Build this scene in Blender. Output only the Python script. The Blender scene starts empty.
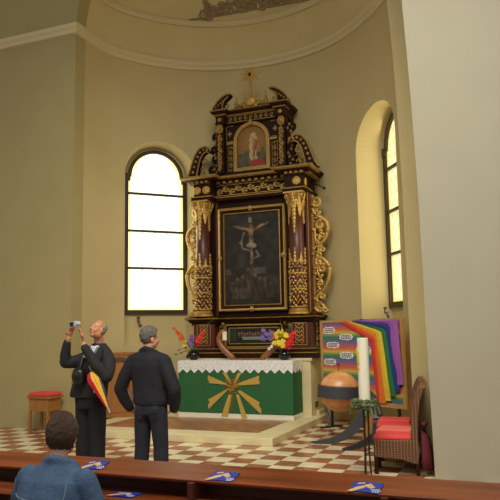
import bpy, bmesh, math, random
from mathutils import Vector, Matrix
R = math.radians
PI = math.pi
rnd = random.Random(7)
SC = bpy.context.scene
COL = SC.collection

# ------------------------------------------------------------------ materials
def mat(name, col, rough=0.6, metal=0.0, noise=0.0, scale=8.0, bump=0.0, bscale=40.0, spec=0.5, col2=None, sheen=0.0, stretch=None):
    m = bpy.data.materials.new(name); m.use_nodes = True
    nt = m.node_tree; b = nt.nodes['Principled BSDF']
    b.inputs['Base Color'].default_value = (*col, 1); b.inputs['Roughness'].default_value = rough
    b.inputs['Metallic'].default_value = metal; b.inputs['Specular IOR Level'].default_value = spec
    if sheen: b.inputs['Sheen Weight'].default_value = sheen
    tc = nt.nodes.new('ShaderNodeTexCoord'); src = tc.outputs['Object']
    if stretch:
        mp = nt.nodes.new('ShaderNodeMapping'); mp.inputs['Scale'].default_value = stretch
        nt.links.new(src, mp.inputs['Vector']); src = mp.outputs['Vector']
    if noise or col2:
        n = nt.nodes.new('ShaderNodeTexNoise'); n.inputs['Scale'].default_value = scale; n.inputs['Detail'].default_value = 5
        nt.links.new(src, n.inputs['Vector'])
        r = nt.nodes.new('ShaderNodeValToRGB'); c2 = col2 or tuple(c*(1-noise) for c in col)
        r.color_ramp.elements[0].position = .32; r.color_ramp.elements[1].position = .68
        r.color_ramp.elements[0].color = (*c2, 1); r.color_ramp.elements[1].color = (*col, 1)
        nt.links.new(n.outputs['Fac'], r.inputs['Fac']); nt.links.new(r.outputs['Color'], b.inputs['Base Color'])
    if bump:
        n2 = nt.nodes.new('ShaderNodeTexNoise'); n2.inputs['Scale'].default_value = bscale; n2.inputs['Detail'].default_value = 4
        nt.links.new(src, n2.inputs['Vector'])
        bp = nt.nodes.new('ShaderNodeBump'); bp.inputs['Strength'].default_value = bump; bp.inputs['Distance'].default_value = .02
        nt.links.new(n2.outputs['Fac'], bp.inputs['Height']); nt.links.new(bp.outputs['Normal'], b.inputs['Normal'])
    return m

def attr_mat(name, rough=0.6, spec=.3):
    m = bpy.data.materials.new(name); m.use_nodes = True; nt = m.node_tree; b = nt.nodes['Principled BSDF']
    a = nt.nodes.new('ShaderNodeVertexColor'); a.layer_name = 'Col'
    nt.links.new(a.outputs['Color'], b.inputs['Base Color']); b.inputs['Roughness'].default_value = rough
    b.inputs['Specular IOR Level'].default_value = spec
    return m

def srgb(r, g, b):
    f = lambda c: (c/255/12.92) if c/255 <= .04045 else ((c/255+.055)/1.055)**2.4
    return (f(r), f(g), f(b))

M = {}
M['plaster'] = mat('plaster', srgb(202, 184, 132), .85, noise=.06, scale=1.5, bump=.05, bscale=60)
M['plaster_shaded'] = mat('plaster_shaded', srgb(176, 161, 110), .85, noise=.06, scale=1.5)  # darker copy of plaster: dimness of the left nave wall put into its colour
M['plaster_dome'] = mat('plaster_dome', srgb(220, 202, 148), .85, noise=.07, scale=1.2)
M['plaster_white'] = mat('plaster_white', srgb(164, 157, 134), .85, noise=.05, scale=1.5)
M['trim'] = mat('trim_paint', srgb(216, 202, 158), .7)
M['stucco'] = mat('stucco_paint', srgb(150, 132, 98), .8)
M['stone'] = mat('cream_stone', srgb(222, 206, 158), .45, noise=.08, scale=4)
M['stone_white'] = mat('white_stone', srgb(228, 222, 200), .5, noise=.05, scale=4)
M['wood_dark'] = mat('dark_stained_wood', srgb(46, 23, 11), .5, spec=.15, noise=.3, scale=5, stretch=(1, 1, .2))
M['wood_red'] = mat('red_brown_wood', srgb(86, 38, 26), .38, noise=.3, scale=4, stretch=(1, 1, .2))
M['gold'] = mat('gilding', srgb(206, 166, 88), .42, metal=.55, noise=.25, scale=14, bump=.4, bscale=50)
M['gold_dark'] = mat('old_gilding', srgb(178, 140, 72), .48, metal=.5, noise=.35, scale=20, bump=.4, bscale=60)
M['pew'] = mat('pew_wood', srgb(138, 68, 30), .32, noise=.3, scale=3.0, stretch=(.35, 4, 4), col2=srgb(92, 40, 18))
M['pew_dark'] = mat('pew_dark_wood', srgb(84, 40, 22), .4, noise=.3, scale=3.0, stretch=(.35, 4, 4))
M['oak'] = mat('oak_wood', srgb(168, 110, 52), .4, noise=.25, scale=4, stretch=(5, 5, .6))
M['oak_dark'] = mat('dark_oak', srgb(84, 62, 42), .5)  # plain dark brown for the arched band, vent grille and globe joint
M['globe'] = mat('globe_wood', srgb(214, 156, 94), .35, noise=.25, scale=6, col2=srgb(184, 122, 68))
M['steel'] = mat('dark_steel', srgb(72, 74, 78), .5, metal=.4)
M['black'] = mat('black_paint', srgb(18, 17, 17), .4)
M['black_gloss'] = mat('black_glaze', srgb(12, 12, 14), .08)
M['iron'] = mat('window_iron', srgb(58, 44, 28), .5)
M['green'] = mat('green_cloth', srgb(44, 100, 55), .9, noise=.1, scale=20, bump=.1, bscale=200)
M['ray'] = mat('ochre_cloth', srgb(196, 158, 70), .8, noise=.1, scale=20)
M['wheat'] = mat('gold_thread', srgb(168, 122, 46), .6, noise=.3, scale=60)
M['wax'] = mat('white_wax', srgb(226, 222, 198), .4)
M['wax_gold'] = mat('wax_gilt', srgb(186, 160, 60), .5)
M['leaf'] = mat('leaf_green', srgb(104, 116, 72), .6, noise=.4, scale=30)
M['stem'] = mat('stem_green', srgb(86, 112, 56), .6)
M['twig'] = mat('twig_brown', srgb(96, 74, 44), .7)
M['f_red'] = mat('red_petal', srgb(226, 34, 40), .6, noise=.2, scale=50)
M['f_orange'] = mat('orange_petal', srgb(232, 104, 40), .6, noise=.2, scale=50)
M['f_yellow'] = mat('yellow_petal', srgb(234, 206, 50), .6, noise=.2, scale=50)
M['f_purple'] = mat('purple_petal', srgb(128, 96, 176), .6, noise=.2, scale=50)
M['f_pink'] = mat('pink_petal', srgb(214, 130, 150), .6)
M['f_white'] = mat('white_petal', srgb(226, 222, 214), .6)
M['horn'] = mat('bent_wood', srgb(150, 92, 46), .35, noise=.2, scale=8)
M['cushion'] = mat('red_cushion', srgb(222, 70, 64), .8, noise=.06, scale=10)
M['cushion_pale'] = mat('pale_red_cushion', srgb(232, 112, 100), .8, noise=.06, scale=10)
M['cushion_deep'] = mat('deep_red_cushion', srgb(206, 58, 56), .8)
M['bow'] = mat('crimson_cloth', srgb(84, 6, 16), .8)
M['card'] = mat('note_paper', srgb(236, 232, 224), .8)
M['ink'] = mat('note_ink', srgb(92, 88, 92), .8)
M['board'] = mat('pale_wood', srgb(190, 146, 84), .55, noise=.12, scale=6)
M['skin'] = mat('skin', srgb(196, 134, 98), .5, noise=.08, scale=20)
M['skin2'] = mat('skin_pale', srgb(206, 152, 122), .5, noise=.06, scale=20)
M['hair_grey'] = mat('grey_hair', srgb(120, 114, 106), .7, noise=.55, scale=60, bump=.8, bscale=120)
M['hair_pale'] = mat('pale_grey_hair', srgb(170, 160, 146), .7, noise=.3, scale=60, bump=.6, bscale=120)
M['hair_brown'] = mat('brown_hair', srgb(84, 58, 38), .5, noise=.5, scale=40, bump=.8, bscale=90, stretch=(3, 3, .6))
M['navy'] = mat('navy_jacket', srgb(19, 19, 28), .85, noise=.25, scale=9, bump=.5, bscale=14)
M['jeans'] = mat('dark_jeans', srgb(25, 27, 42), .85, noise=.25, scale=12, bump=.4, bscale=18)
M['charcoal'] = mat('charcoal_jacket', srgb(30, 28, 29), .8, noise=.25, scale=9, bump=.5, bscale=16)
M['trouser'] = mat('black_trousers', srgb(15, 15, 21), .85, noise=.2, scale=9, bump=.3, bscale=14)
M['shirt'] = mat('pale_shirt', srgb(196, 200, 208), .8)
M['denim'] = mat('denim', srgb(68, 94, 126), .85, noise=.3, scale=14, bump=.3, bscale=60)
M['denim_seam'] = mat('denim_seam', srgb(106, 128, 152), .85)
M['silver'] = mat('silver_plastic', srgb(190, 192, 198), .3, metal=.4)
M['glass_dark'] = mat('lens_glass', srgb(20, 24, 34), .1)
M['u_red'] = mat('umbrella_red', srgb(196, 34, 40), .5)
M['u_yellow'] = mat('umbrella_yellow', srgb(232, 178, 40), .5)
M['u_blue'] = mat('umbrella_slate', srgb(50, 58, 74), .5)
M['blue_print'] = mat('blue_print', srgb(36, 58, 150), .4)
M['beige_print'] = mat('beige_print', srgb(208, 170, 120), .5)
M['white_print'] = mat('white_print', srgb(206, 210, 226), .5)
M['leather'] = mat('black_leather', srgb(22, 20, 20), .4)
M['eye'] = mat('eye_white', srgb(210, 204, 196), .3)
M['lip'] = mat('lips', srgb(150, 88, 72), .5)
M['paint'] = attr_mat('painted_canvas', .45)
M['paper'] = attr_mat('printed_paper', .7)

def wicker_mat():
    m = mat('wicker', srgb(122, 84, 48), .6); nt = m.node_tree; b = nt.nodes['Principled BSDF']
    tc = nt.nodes.new('ShaderNodeTexCoord')
    def wave(d, s):
        w = nt.nodes.new('ShaderNodeTexWave'); w.bands_direction = d; w.inputs['Scale'].default_value = s; w.inputs['Distortion'].default_value = 1.2
        nt.links.new(tc.outputs['Object'], w.inputs['Vector']); return w
    w1, w2, w3 = wave('Z', 15), wave('X', 9), wave('Y', 9)
    a = nt.nodes.new('ShaderNodeMath'); a.operation = 'MAXIMUM'; nt.links.new(w2.outputs['Fac'], a.inputs[0]); nt.links.new(w3.outputs['Fac'], a.inputs[1])
    mu = nt.nodes.new('ShaderNodeMath'); mu.operation = 'MULTIPLY'; nt.links.new(w1.outputs['Fac'], mu.inputs[0]); nt.links.new(a.outputs[0], mu.inputs[1])
    r = nt.nodes.new('ShaderNodeValToRGB'); r.color_ramp.elements[0].color = (*srgb(78, 48, 27), 1); r.color_ramp.elements[1].color = (*srgb(150, 104, 60), 1)
    nt.links.new(mu.outputs[0], r.inputs['Fac']); nt.links.new(r.outputs['Color'], b.inputs['Base Color'])
    bp = nt.nodes.new('ShaderNodeBump'); bp.inputs['Strength'].default_value = .5; bp.inputs['Distance'].default_value = .01
    nt.links.new(mu.outputs[0], bp.inputs['Height']); nt.links.new(bp.outputs['Normal'], b.inputs['Normal'])
    return m
M['wicker'] = wicker_mat()

def checker_mat(name, c1, c2, tile, ox, oy, rough=.3):
    m = mat(name, c1, rough); nt = m.node_tree; b = nt.nodes['Principled BSDF']
    tc = nt.nodes.new('ShaderNodeTexCoord'); mp = nt.nodes.new('ShaderNodeMapping')
    mp.inputs['Location'].default_value = (-ox/tile, -oy/tile, .5); mp.inputs['Scale'].default_value = (1/tile, 1/tile, 0)
    nt.links.new(tc.outputs['Object'], mp.inputs['Vector'])
    ck = nt.nodes.new('ShaderNodeTexChecker'); ck.inputs['Scale'].default_value = 1
    nt.links.new(mp.outputs['Vector'], ck.inputs['Vector'])
    n = nt.nodes.new('ShaderNodeTexNoise'); n.inputs['Scale'].default_value = 5; n.inputs['Detail'].default_value = 6
    nt.links.new(tc.outputs['Object'], n.inputs['Vector'])
    def ramp(c):
        r = nt.nodes.new('ShaderNodeValToRGB'); r.color_ramp.elements[0].color = (*[v*.78 for v in c], 1); r.color_ramp.elements[1].color = (*[v*1.08 for v in c], 1)
        r.color_ramp.elements[0].position = .3; r.color_ramp.elements[1].position = .7
        nt.links.new(n.outputs['Fac'], r.inputs['Fac']); return r
    nt.links.new(ramp(c1).outputs['Color'], ck.inputs['Color1']); nt.links.new(ramp(c2).outputs['Color'], ck.inputs['Color2'])
    nt.links.new(ck.outputs['Color'], b.inputs['Base Color'])
    return m
TILE = .32
M['checker'] = checker_mat('checker_tiles', srgb(232, 218, 176), srgb(158, 94, 66), TILE, -3.062, 8.823, .22)
M['pinktile'] = checker_mat('pink_tiles', srgb(164, 110, 74), srgb(148, 94, 62), .2, -3.9, 9.92)

def lace_mat():
    m = mat('lace', srgb(222, 220, 216), .9); nt = m.node_tree; b = nt.nodes['Principled BSDF']
    tc = nt.nodes.new('ShaderNodeTexCoord'); v = nt.nodes.new('ShaderNodeTexVoronoi'); v.inputs['Scale'].default_value = 38
    nt.links.new(tc.outputs['Object'], v.inputs['Vector'])
    r = nt.nodes.new('ShaderNodeValToRGB'); r.color_ramp.elements[0].color = (*srgb(190, 188, 186), 1); r.color_ramp.elements[1].color = (*srgb(236, 234, 230), 1)
    r.color_ramp.elements[0].position = .15; r.color_ramp.elements[1].position = .5
    nt.links.new(v.outputs['Distance'], r.inputs['Fac']); nt.links.new(r.outputs['Color'], b.inputs['Base Color'])
    return m
M['lace'] = lace_mat()

def pane_mat(name='leaded_glass', strength=3.0, tint=(1, 1, 1)):
    # day-lit leaded glass: pale glass that glows with the daylight behind it, small quarry pattern, warm border
    m = bpy.data.materials.new(name); m.use_nodes = True; nt = m.node_tree; b = nt.nodes['Principled BSDF']
    b.inputs['Roughness'].default_value = .3
    a = nt.nodes.new('ShaderNodeVertexColor'); a.layer_name = 'Col'
    nt.links.new(a.outputs['Color'], b.inputs['Base Color']); mx = nt.nodes.new('ShaderNodeMix'); mx.data_type = 'RGBA'; mx.blend_type = 'MULTIPLY'; mx.inputs['Factor'].default_value = 1; mx.inputs[7].default_value = (*tint, 1)
    nt.links.new(a.outputs['Color'], mx.inputs[6]); nt.links.new(mx.outputs[2], b.inputs['Emission Color'])
    b.inputs['Emission Strength'].default_value = strength
    return m
M['pane1'] = pane_mat('leaded_glass_bright', 1.7)
M['pane2'] = pane_mat('leaded_glass_dim', .86, (1, .97, .72))

# ------------------------------------------------------------------ mesh builder
class MB:
    def __init__(s): s.v = []; s.f = []; s.c = None
    def add(s, vs, fs):
        o = len(s.v); s.v += [tuple(p) for p in vs]; s.f += [tuple(i+o for i in f) for f in fs]; return s
    def box(s, c, d, rz=0, rot=None):
        m = rot or Matrix.Rotation(rz, 3, 'Z'); c = Vector(c)
        vs = [c + m @ Vector((x*d[0]/2, y*d[1]/2, z*d[2]/2)) for x in (-1, 1) for y in (-1, 1) for z in (-1, 1)]
        return s.add(vs, [(0, 1, 3, 2), (4, 6, 7, 5), (0, 4, 5, 1), (2, 3, 7, 6), (0, 2, 6, 4), (1, 5, 7, 3)])
    def bx(s, x0, x1, y0, y1, z0, z1): return s.box(((x0+x1)/2, (y0+y1)/2, (z0+z1)/2), (x1-x0, y1-y0, z1-z0))
    def rings(s, rs, cap=True, close=False):
        n = len(rs[0]); vs = [p for r in rs for p in r]; fs = []
        k = len(rs)
        for i in range(k if close else k-1):
            a = i*n; b2 = ((i+1) % k)*n
            for j in range(n): fs.append((a+j, a+(j+1) % n, b2+(j+1) % n, b2+j))
        if cap and not close: fs += [tuple(range(n))[::-1], tuple(range((k-1)*n, k*n))]
        return s.add(vs, fs)
    def tube(s, pts, rad, n=8, cap=True, flat=1.0, up=None):
        pts = [Vector(p) for p in pts]; k = len(pts)
        if not hasattr(rad, '__len__'): rad = [rad]*k
        rs = []; prev = None
        for i, p in enumerate(pts):
            t = (pts[min(i+1, k-1)] - pts[max(i-1, 0)]).normalized()
            if up is not None: a = Vector(up)
            elif prev is None: a = Vector((0, 0, 1)) if abs(t.z) < .9 else Vector((0, 1, 0))
            else: a = prev
            a = (a - t*a.dot(t)); a = a.normalized() if a.length > 1e-6 else t.orthogonal().normalized()
            prev = a; b = t.cross(a)
            rs.append([p + a*math.cos(2*PI*j/n)*rad[i]*flat + b*math.sin(2*PI*j/n)*rad[i] for j in range(n)])
        return s.rings(rs, cap)
    def cap(s, p0, r0, p1, r1, n=12):           # tapered capsule with round ends
        p0, p1 = Vector(p0), Vector(p1); t = (p1-p0).normalized(); pts = []; rr = []
        for a in (80, 55, 30): pts.append(p0 - t*r0*math.sin(R(a))); rr.append(r0*math.cos(R(a)))
        pts += [p0, p1]; rr += [r0, r1]
        for a in (30, 55, 80): pts.append(p1 + t*r1*math.sin(R(a))); rr.append(r1*math.cos(R(a)))
        return s.tube(pts, rr, n)
    def chain(s, pr, n=12):
        for (a, ra), (b, rb) in zip(pr, pr[1:]): s.cap(a, ra, b, rb, n)
        return s
    def ell(s, c, r, n=12, k=8, m=None):
        c = Vector(c); m = m or Matrix.Identity(3); rs = []
        for i in range(1, k):
            a = PI*i/k
            rs.append([c + m @ Vector((r[0]*math.sin(a)*math.cos(2*PI*j/n), r[1]*math.sin(a)*math.sin(2*PI*j/n), -r[2]*math.cos(a))) for j in range(n)])
        o = len(s.v); s.rings(rs, False)
        b = len(s.v); s.v += [tuple(c + m @ Vector((0, 0, -r[2]))), tuple(c + m @ Vector((0, 0, r[2])))]
        L = o + (k-2)*n
        for j in range(n): s.f.append((b, o+(j+1) % n, o+j)); s.f.append((b+1, L+j, L+(j+1) % n))
        return s
    def lathe(s, prof, c=(0, 0, 0), n=20, sx=1, sy=1):
        c = Vector(c)
        return s.rings([[c + Vector((r*sx*math.cos(2*PI*j/n), r*sy*math.sin(2*PI*j/n), z)) for j in range(n)] for r, z in prof])
    def prism(s, poly, d, fn):                    # poly of (a,b); fn(a,b,depth) -> point
        n = len(poly)
        return s.rings([[fn(a, b, d[0]) for a, b in poly], [fn(a, b, d[1]) for a, b in poly]])
    def xz(s, poly, y0, y1): return s.prism(poly, (y0, y1), lambda a, b, t: (a, t, b))
    def loft(s, rs, n=20):                        # rs: (cx,cy,cz,rx,ry,rot)
        out = []
        for r in rs:
            cx, cy, cz, rx, ry = r[:5]; ro = r[5] if len(r) > 5 else 0
            ring = []
            for j in range(n):
                a = 2*PI*j/n; x = rx*math.cos(a); y = ry*math.sin(a)
                ring.append((cx + x*math.cos(ro) - y*math.sin(ro), cy + x*math.sin(ro) + y*math.cos(ro), cz))
            out.append(ring)
        return s.rings(out)
    def build(s, name, m, parent=None, smooth=False, bevel=0, local=False, loc=None, remesh=0, smooth_it=0, kind=None, solid=0):
        me = bpy.data.meshes.new(name)
        off = Vector((0, 0, 0))
        if parent is not None and not local: off = world_loc(parent)
        if loc is not None: off = Vector(loc)
        me.from_pydata([tuple(Vector(p) - off) for p in s.v], [], s.f)
        bm = bmesh.new(); bm.from_mesh(me); bmesh.ops.recalc_face_normals(bm, faces=bm.faces); bm.to_mesh(me); bm.free()
        if m is not None: me.materials.append(m)
        o = bpy.data.objects.new(name, me); COL.objects.link(o)
        if loc is not None and parent is None: o.location = loc
        if parent is not None: o.parent = parent
        if remesh or bevel or solid:
            if solid:
                md = o.modifiers.new('s', 'SOLIDIFY'); md.thickness = solid; md.offset = 0
            if remesh:
                md = o.modifiers.new('r', 'REMESH'); md.mode = 'VOXEL'; md.voxel_size = remesh
                if smooth_it:
                    sm = o.modifiers.new('sm', 'SMOOTH'); sm.iterations = smooth_it; sm.factor = .5
            if bevel:
                bv = o.modifiers.new('b', 'BEVEL'); bv.width = bevel; bv.segments = 2; bv.limit_method = 'ANGLE'
            bake(o)
        if smooth:
            o.data.polygons.foreach_set('use_smooth', [True]*len(o.data.polygons))
        if kind: o['kind'] = kind
        return o

def bake(o):
    dg = bpy.context.evaluated_depsgraph_get(); dg.update()
    nm = bpy.data.meshes.new_from_object(o.evaluated_get(dg))
    o.modifiers.clear(); old = o.data; o.data = nm; nm.name = old.name
    bpy.data.meshes.remove(old)

def world_loc(o):
    v = Vector((0, 0, 0))
    while o is not None: v += o.location; o = o.parent
    return v

def empty(name, loc, label, cat, group=None, rz=0):
    o = bpy.data.objects.new(name, None); COL.objects.link(o); o.location = loc; o.rotation_euler = (0, 0, rz)
    o.empty_display_size = .1
    return tag(o, label, cat, group)
def tag(o, label, cat, group=None):
    o['label'] = label; o['category'] = cat
    if group: o['group'] = group
    return o
def paint(o, fn):
    """per-face colours of a flat picture: fn(face centre in mesh space) -> srgb 0..255"""
    me = o.data; ca = me.color_attributes.new('Col', 'FLOAT_COLOR', 'CORNER'); vals = []
    for p in me.polygons:
        c = srgb(*[min(255, max(0, q)) for q in fn(p.center)])
        for _ in p.loop_indices: vals += [*c, 1]
    ca.data.foreach_set('color', vals)
def grid(nx, nz, fn):
    m = MB(); vs = [fn(i/nx, j/nz) for j in range(nz+1) for i in range(nx+1)]
    fs = [(j*(nx+1)+i, j*(nx+1)+i+1, (j+1)*(nx+1)+i+1, (j+1)*(nx+1)+i) for j in range(nz) for i in range(nx)]
    return m.add(vs, fs)
def copy_tree(o, parent=None):
    c = o.copy(); COL.objects.link(c); c.parent = parent
    for ch in list(o.children): copy_tree(ch, c)
    return c
def spiral(cx, cz, r0, r1, a0, a1, n=14, sx=1):
    out = []
    for i in range(n+1):
        t = i/n; r = r0 + (r1-r0)*t; a = R(a0 + (a1-a0)*t); out.append((cx + sx*r*math.cos(a), cz + r*math.sin(a)))
    return out
def mix(a, b, t): return tuple(x + (y-x)*t for x, y in zip(a, b))
def sstep(t): t = min(1, max(0, t)); return t*t*(3-2*t)

# ------------------------------------------------------------------ camera
cam = bpy.data.cameras.new('camera'); co = bpy.data.objects.new('camera', cam); COL.objects.link(co)
yaw, pit, rol = R(22.07), R(7.03), R(-1.02)
f = Vector((-math.sin(yaw)*math.cos(pit), math.cos(yaw)*math.cos(pit), math.sin(pit)))
r = Vector((math.cos(yaw), math.sin(yaw), 0)); u = r.cross(f)
r2 = r*math.cos(rol) + u*math.sin(rol); u2 = -r*math.sin(rol) + u*math.cos(rol)
co.matrix_world = Matrix(((r2.x, u2.x, -f.x, 0), (r2.y, u2.y, -f.y, 0), (r2.z, u2.z, -f.z, 1.7), (0, 0, 0, 1)))
cam.sensor_width = 36; cam.lens = 661.7/500*36; cam.clip_start = .05
SC.camera = co

# ------------------------------------------------------------------ apse shell
AX, AY, AR, HC = -4.80, 10.04, 3.02, 7.45
def RA(th):                       # plan radius of the apse wall
    d = math.degrees(th)
    if d > 45: return AR + .25*sstep((d-45)/45)
    if d < -65: return AR - .20*sstep((-d-65)/25)
    return AR
def AP(th, rr=0, z=0): q = RA(th) + rr; return Vector((AX + q*math.sin(th), AY + q*math.cos(th), z))

MB().bx(-16, 7, -2, 16, -.2, 0).build('floor', M['checker'], kind='structure')

NT = 96
prof = []
m = MB(); rs = []
for i in range(NT+1):
    th = -PI/2 + PI*i/NT
    rs.append([AP(th, 0, -.1), AP(th, .75, -.1), AP(th, .75, HC+.1), AP(th, 0, HC+.1)])
m.rings(rs)
apse = m.build('wall_back', M['plaster'], kind='structure')

WIN = {1: R(-46.0), 2: R(58.0)}
W_D, W_HW, W_Z0, W_SP, W_R = 3.36, .685, 2.11, 5.06, .63
def arch(hw, z0, zs, rad=None, n=16, rise=1.0):
    rad = rad or hw; p = [(-hw, z0), (hw, z0), (hw, zs)]
    if rad < hw - 1e-4: p.append((rad, zs))
    p += [(rad*math.cos(PI*i/n), zs + rise*rad*math.sin(PI*i/n)) for i in range(1, n)]
    p.append((-rad, zs)) if rad < hw - 1e-4 else None
    p.append((-hw, zs)); return p
def WP(th, a, n, z):              # window frame: a to the right seen from inside, n outwards
    return Vector((AX + n*math.sin(th) + a*math.cos(th), AY + n*math.cos(th) - a*math.sin(th), z))
for k, th in WIN.items():
    W_D = (3.36, 3.48)[k-1]
    c = MB()
    # splayed niche: jambs and soffit flare towards the room, the window sits in its upper part
    out = arch(.80, 1.455, 5.06, n=24); mid = arch(W_HW, 1.455, W_SP, n=24, rise=.97); win = arch(W_HW, W_Z0, W_SP, rad=.605, n=24)
    c.rings([[WP(th, a, 2.80, z) for a, z in out], [WP(th, a, W_D, z) for a, z in mid]])
    c2 = MB().rings([[WP(th, a, W_D-.02, z) for a, z in win], [WP(th, a, 4.4, z) for a, z in win]])
    for cc_ in (c, c2):
        cut = cc_.build('cutter', None)
        b = apse.modifiers.new('b', 'BOOLEAN'); b.object = cut; b.operation = 'DIFFERENCE'; b.solver = 'EXACT'
        bake(apse); bpy.data.objects.remove(cut)
    # window
    w = bpy.data.objects.new('window_%d' % k, None); COL.objects.link(w); w['kind'] = 'structure'; w.location = WP(th, 0, W_D, W_Z0)
    fr = MB(); A = arch(W_HW+.01, W_Z0-.01, W_SP, rad=.62, n=24); B = arch(W_HW-.075, W_Z0+.085, W_SP, rad=.545, n=24)
    n_ = len(A); lo = [[WP(th, a, W_D, z) for a, z in A], [WP(th, a, W_D-.06, z) for a, z in A], [WP(th, a, W_D-.06, z) for a, z in B], [WP(th, a, W_D, z) for a, z in B]]
    fr.rings([[lo[q][i] for q in range(4)] for i in range(n_)], close=True)
    for sx in (-1, 1): fr.prism([(sx*.64-.07, W_SP-.10), (sx*.64+.07, W_SP-.10), (sx*.64+.07, W_SP+.06), (sx*.64-.07, W_SP+.06)], (W_D-.075, W_D-.02), lambda a, z, t: WP(th, a, t, z))
    fr.build('window_frame', M['iron'], w)
    for zb in (3.08, 3.88, 4.69):
        MB().prism([(-W_HW+.05, zb-.024), (W_HW-.05, zb-.024), (W_HW-.05, zb+.024), (-W_HW+.05, zb+.024)], (W_D-.06, W_D-.008), lambda a, z, t: WP(th, a, t, z)).build('saddle_bar', M['iron'], w)
    # leaded glass, one picture plane cut to the arch
    g = MB(); NX, dz = 28, .0455; wd = W_HW-.04
    z = W_Z0+.04
    while z < W_SP + .585 - .045:
        z1 = z + dz
        def hw(zz): return wd if zz <= W_SP else math.sqrt(max(0.0004, .585**2 - (zz-W_SP)**2))
        h0, h1 = hw(z), hw(z1)
        for i in range(NX):
            a0, a1 = i/NX*2-1, (i+1)/NX*2-1
            g.add([WP(th, a0*h0, W_D-.004, z), WP(th, a1*h0, W_D-.004, z), WP(th, a1*h1, W_D-.004, z1), WP(th, a0*h1, W_D-.004, z1)], [(0, 1, 2, 3)])
        z = z1
    go = g.build('pane', M['pane%d' % k], w)
    wl = world_loc(w)
    def pc(p, th=th, wl=wl, k=k, W_D=W_D):
        q = Vector(p) + wl; d = q - WP(th, 0, W_D, 0); a = d.x*math.cos(th) - d.y*math.sin(th); zz = q.z
        h = wd if zz <= W_SP else math.sqrt(max(0.0004, .585**2 - (zz-W_SP)**2))
        e = min(h-abs(a), zz-W_Z0-.04)
        if e < .10: base = (244, 230, 140)
        else: base = (250, 250, 226)
        i_, j_ = int((a+2)*21.7), int(zz*22)
        if k == 1 and e > .11 and (i_ + j_) % 6 == 0 and (i_ - j_) % 6 == 0: base = (206, 200, 150)
        if k == 2 and e > .09 and ((i_ + j_) % 5 == 0 or (i_ - j_) % 5 == 0): base = (226, 216, 160)
        return base
    paint(go, pc)

# semi dome
m = MB(); rs = []
for i in range(49):
    el = PI/2*.985*i/48
    rs.append([Vector((AX + RA(th)*math.cos(el)*math.sin(th), AY + RA(th)*math.cos(el)*math.cos(th), HC + AR*math.sin(el))) for th in [-PI/2 + PI*q/72 for q in range(73)]])
n = 73
for q in rs: m.v += [tuple(p) for p in q]
m.f = [(i*n+j, i*n+j+1, (i+1)*n+j+1, (i+1)*n+j) for i in range(48) for j in range(n-1)]
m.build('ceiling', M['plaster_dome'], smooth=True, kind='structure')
# cornice at the springing of the dome, returning along the nave wall
def sweep(prof, th0, th1, n=72, pre=None):
    m = MB(); rs = []
    for i in range(n+1):
        th = th0 + (th1-th0)*i/n
        rs.append([AP(th, a, z) for a, z in prof])
    if pre: rs = pre + rs
    return m.rings(rs)
cp = [(.02, HC), (-.05, HC+.02), (-.065, HC+.08), (-.10, HC+.12), (-.11, HC+.19), (.02, HC+.20)]
XE = AX - RA(-PI/2)
pre = [[Vector((-16, AY - .015 + a, z)) for a, z in cp], [Vector((XE - a, AY - .015 + a, z)) for a, z in cp]]
sweep(cp, -PI/2 + .03, PI/2, pre=pre).build('trim_1', M['trim'], kind='structure')
# ring moulding in the dome
e0 = math.asin(.339)
m = MB(); rs = []
for i in range(73):
    th = -PI/2 + PI*i/72
    ring = []
    for da, dr in ((-.022, .01), (-.018, -.05), (.0, -.06), (.02, -.045), (.024, .01)):
        e = e0 + da; q = AR + dr
        ring.append(Vector((AX + (RA(th)+dr)*math.cos(e)*math.sin(th), AY + (RA(th)+dr)*math.cos(e)*math.cos(th), HC + q*math.sin(e))))
    rs.append(ring)
m.rings(rs).build('trim_2', M['trim'], kind='structure')
# stucco scrollwork in the dome field
def DP(az, el, dr=-.015): th = R(az); e = R(el); q = AR+dr; return Vector((AX + q*math.cos(e)*math.sin(th), AY + q*math.cos(e)*math.cos(th), HC + q*math.sin(e)))
m = MB()
def dsp(az, el, r0, r1, a0, a1, w=.022):
    pts = spiral(0, 0, r0, r1, a0, a1, 12)
    m.tube([DP(az + x*1.15, el + y) for x, y in pts], [w*(1-.6*i/12) for i in range(13)], 5)
for az, el, sg in ((-27, 23.2, 1), (-22.5, 24.6, -1), (-17, 25.6, 1), (-10, 26.5, 1), (-6, 26.2, -1), (2, 26.0, 1), (6, 25.8, -1), (12, 25.4, 1), (17, 25, -1), (22, 24.6, 1), (-14, 29, 1), (-2, 29.5, -1), (6, 29, 1), (14, 28.5, -1)):
    dsp(az, el, 2.6, .4, 0 if sg > 0 else 180, sg*520 + (0 if sg > 0 else 180), .035)
    dsp(az+2.2, el-.6, 1.6, .3, 180, 180+sg*430, .03)
m.tube([DP(-34 + i*2.2, 21.3 + 3.0*math.sin(i/27*PI)) for i in range(28)], .02, 5)
for i in range(46):
    az = -28 + 52*rnd.random(); el = 24 + 5*rnd.random()
    m.ell(DP(az, el), (.06+.05*rnd.random(), .04, .03+.03*rnd.random()), 6, 4)
tag(m.build('stucco_ornament', M['stucco'], loc=DP(0, 26)), 'grey-brown scrollwork ornament on the domed ceiling above the altar', 'ornament')

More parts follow.
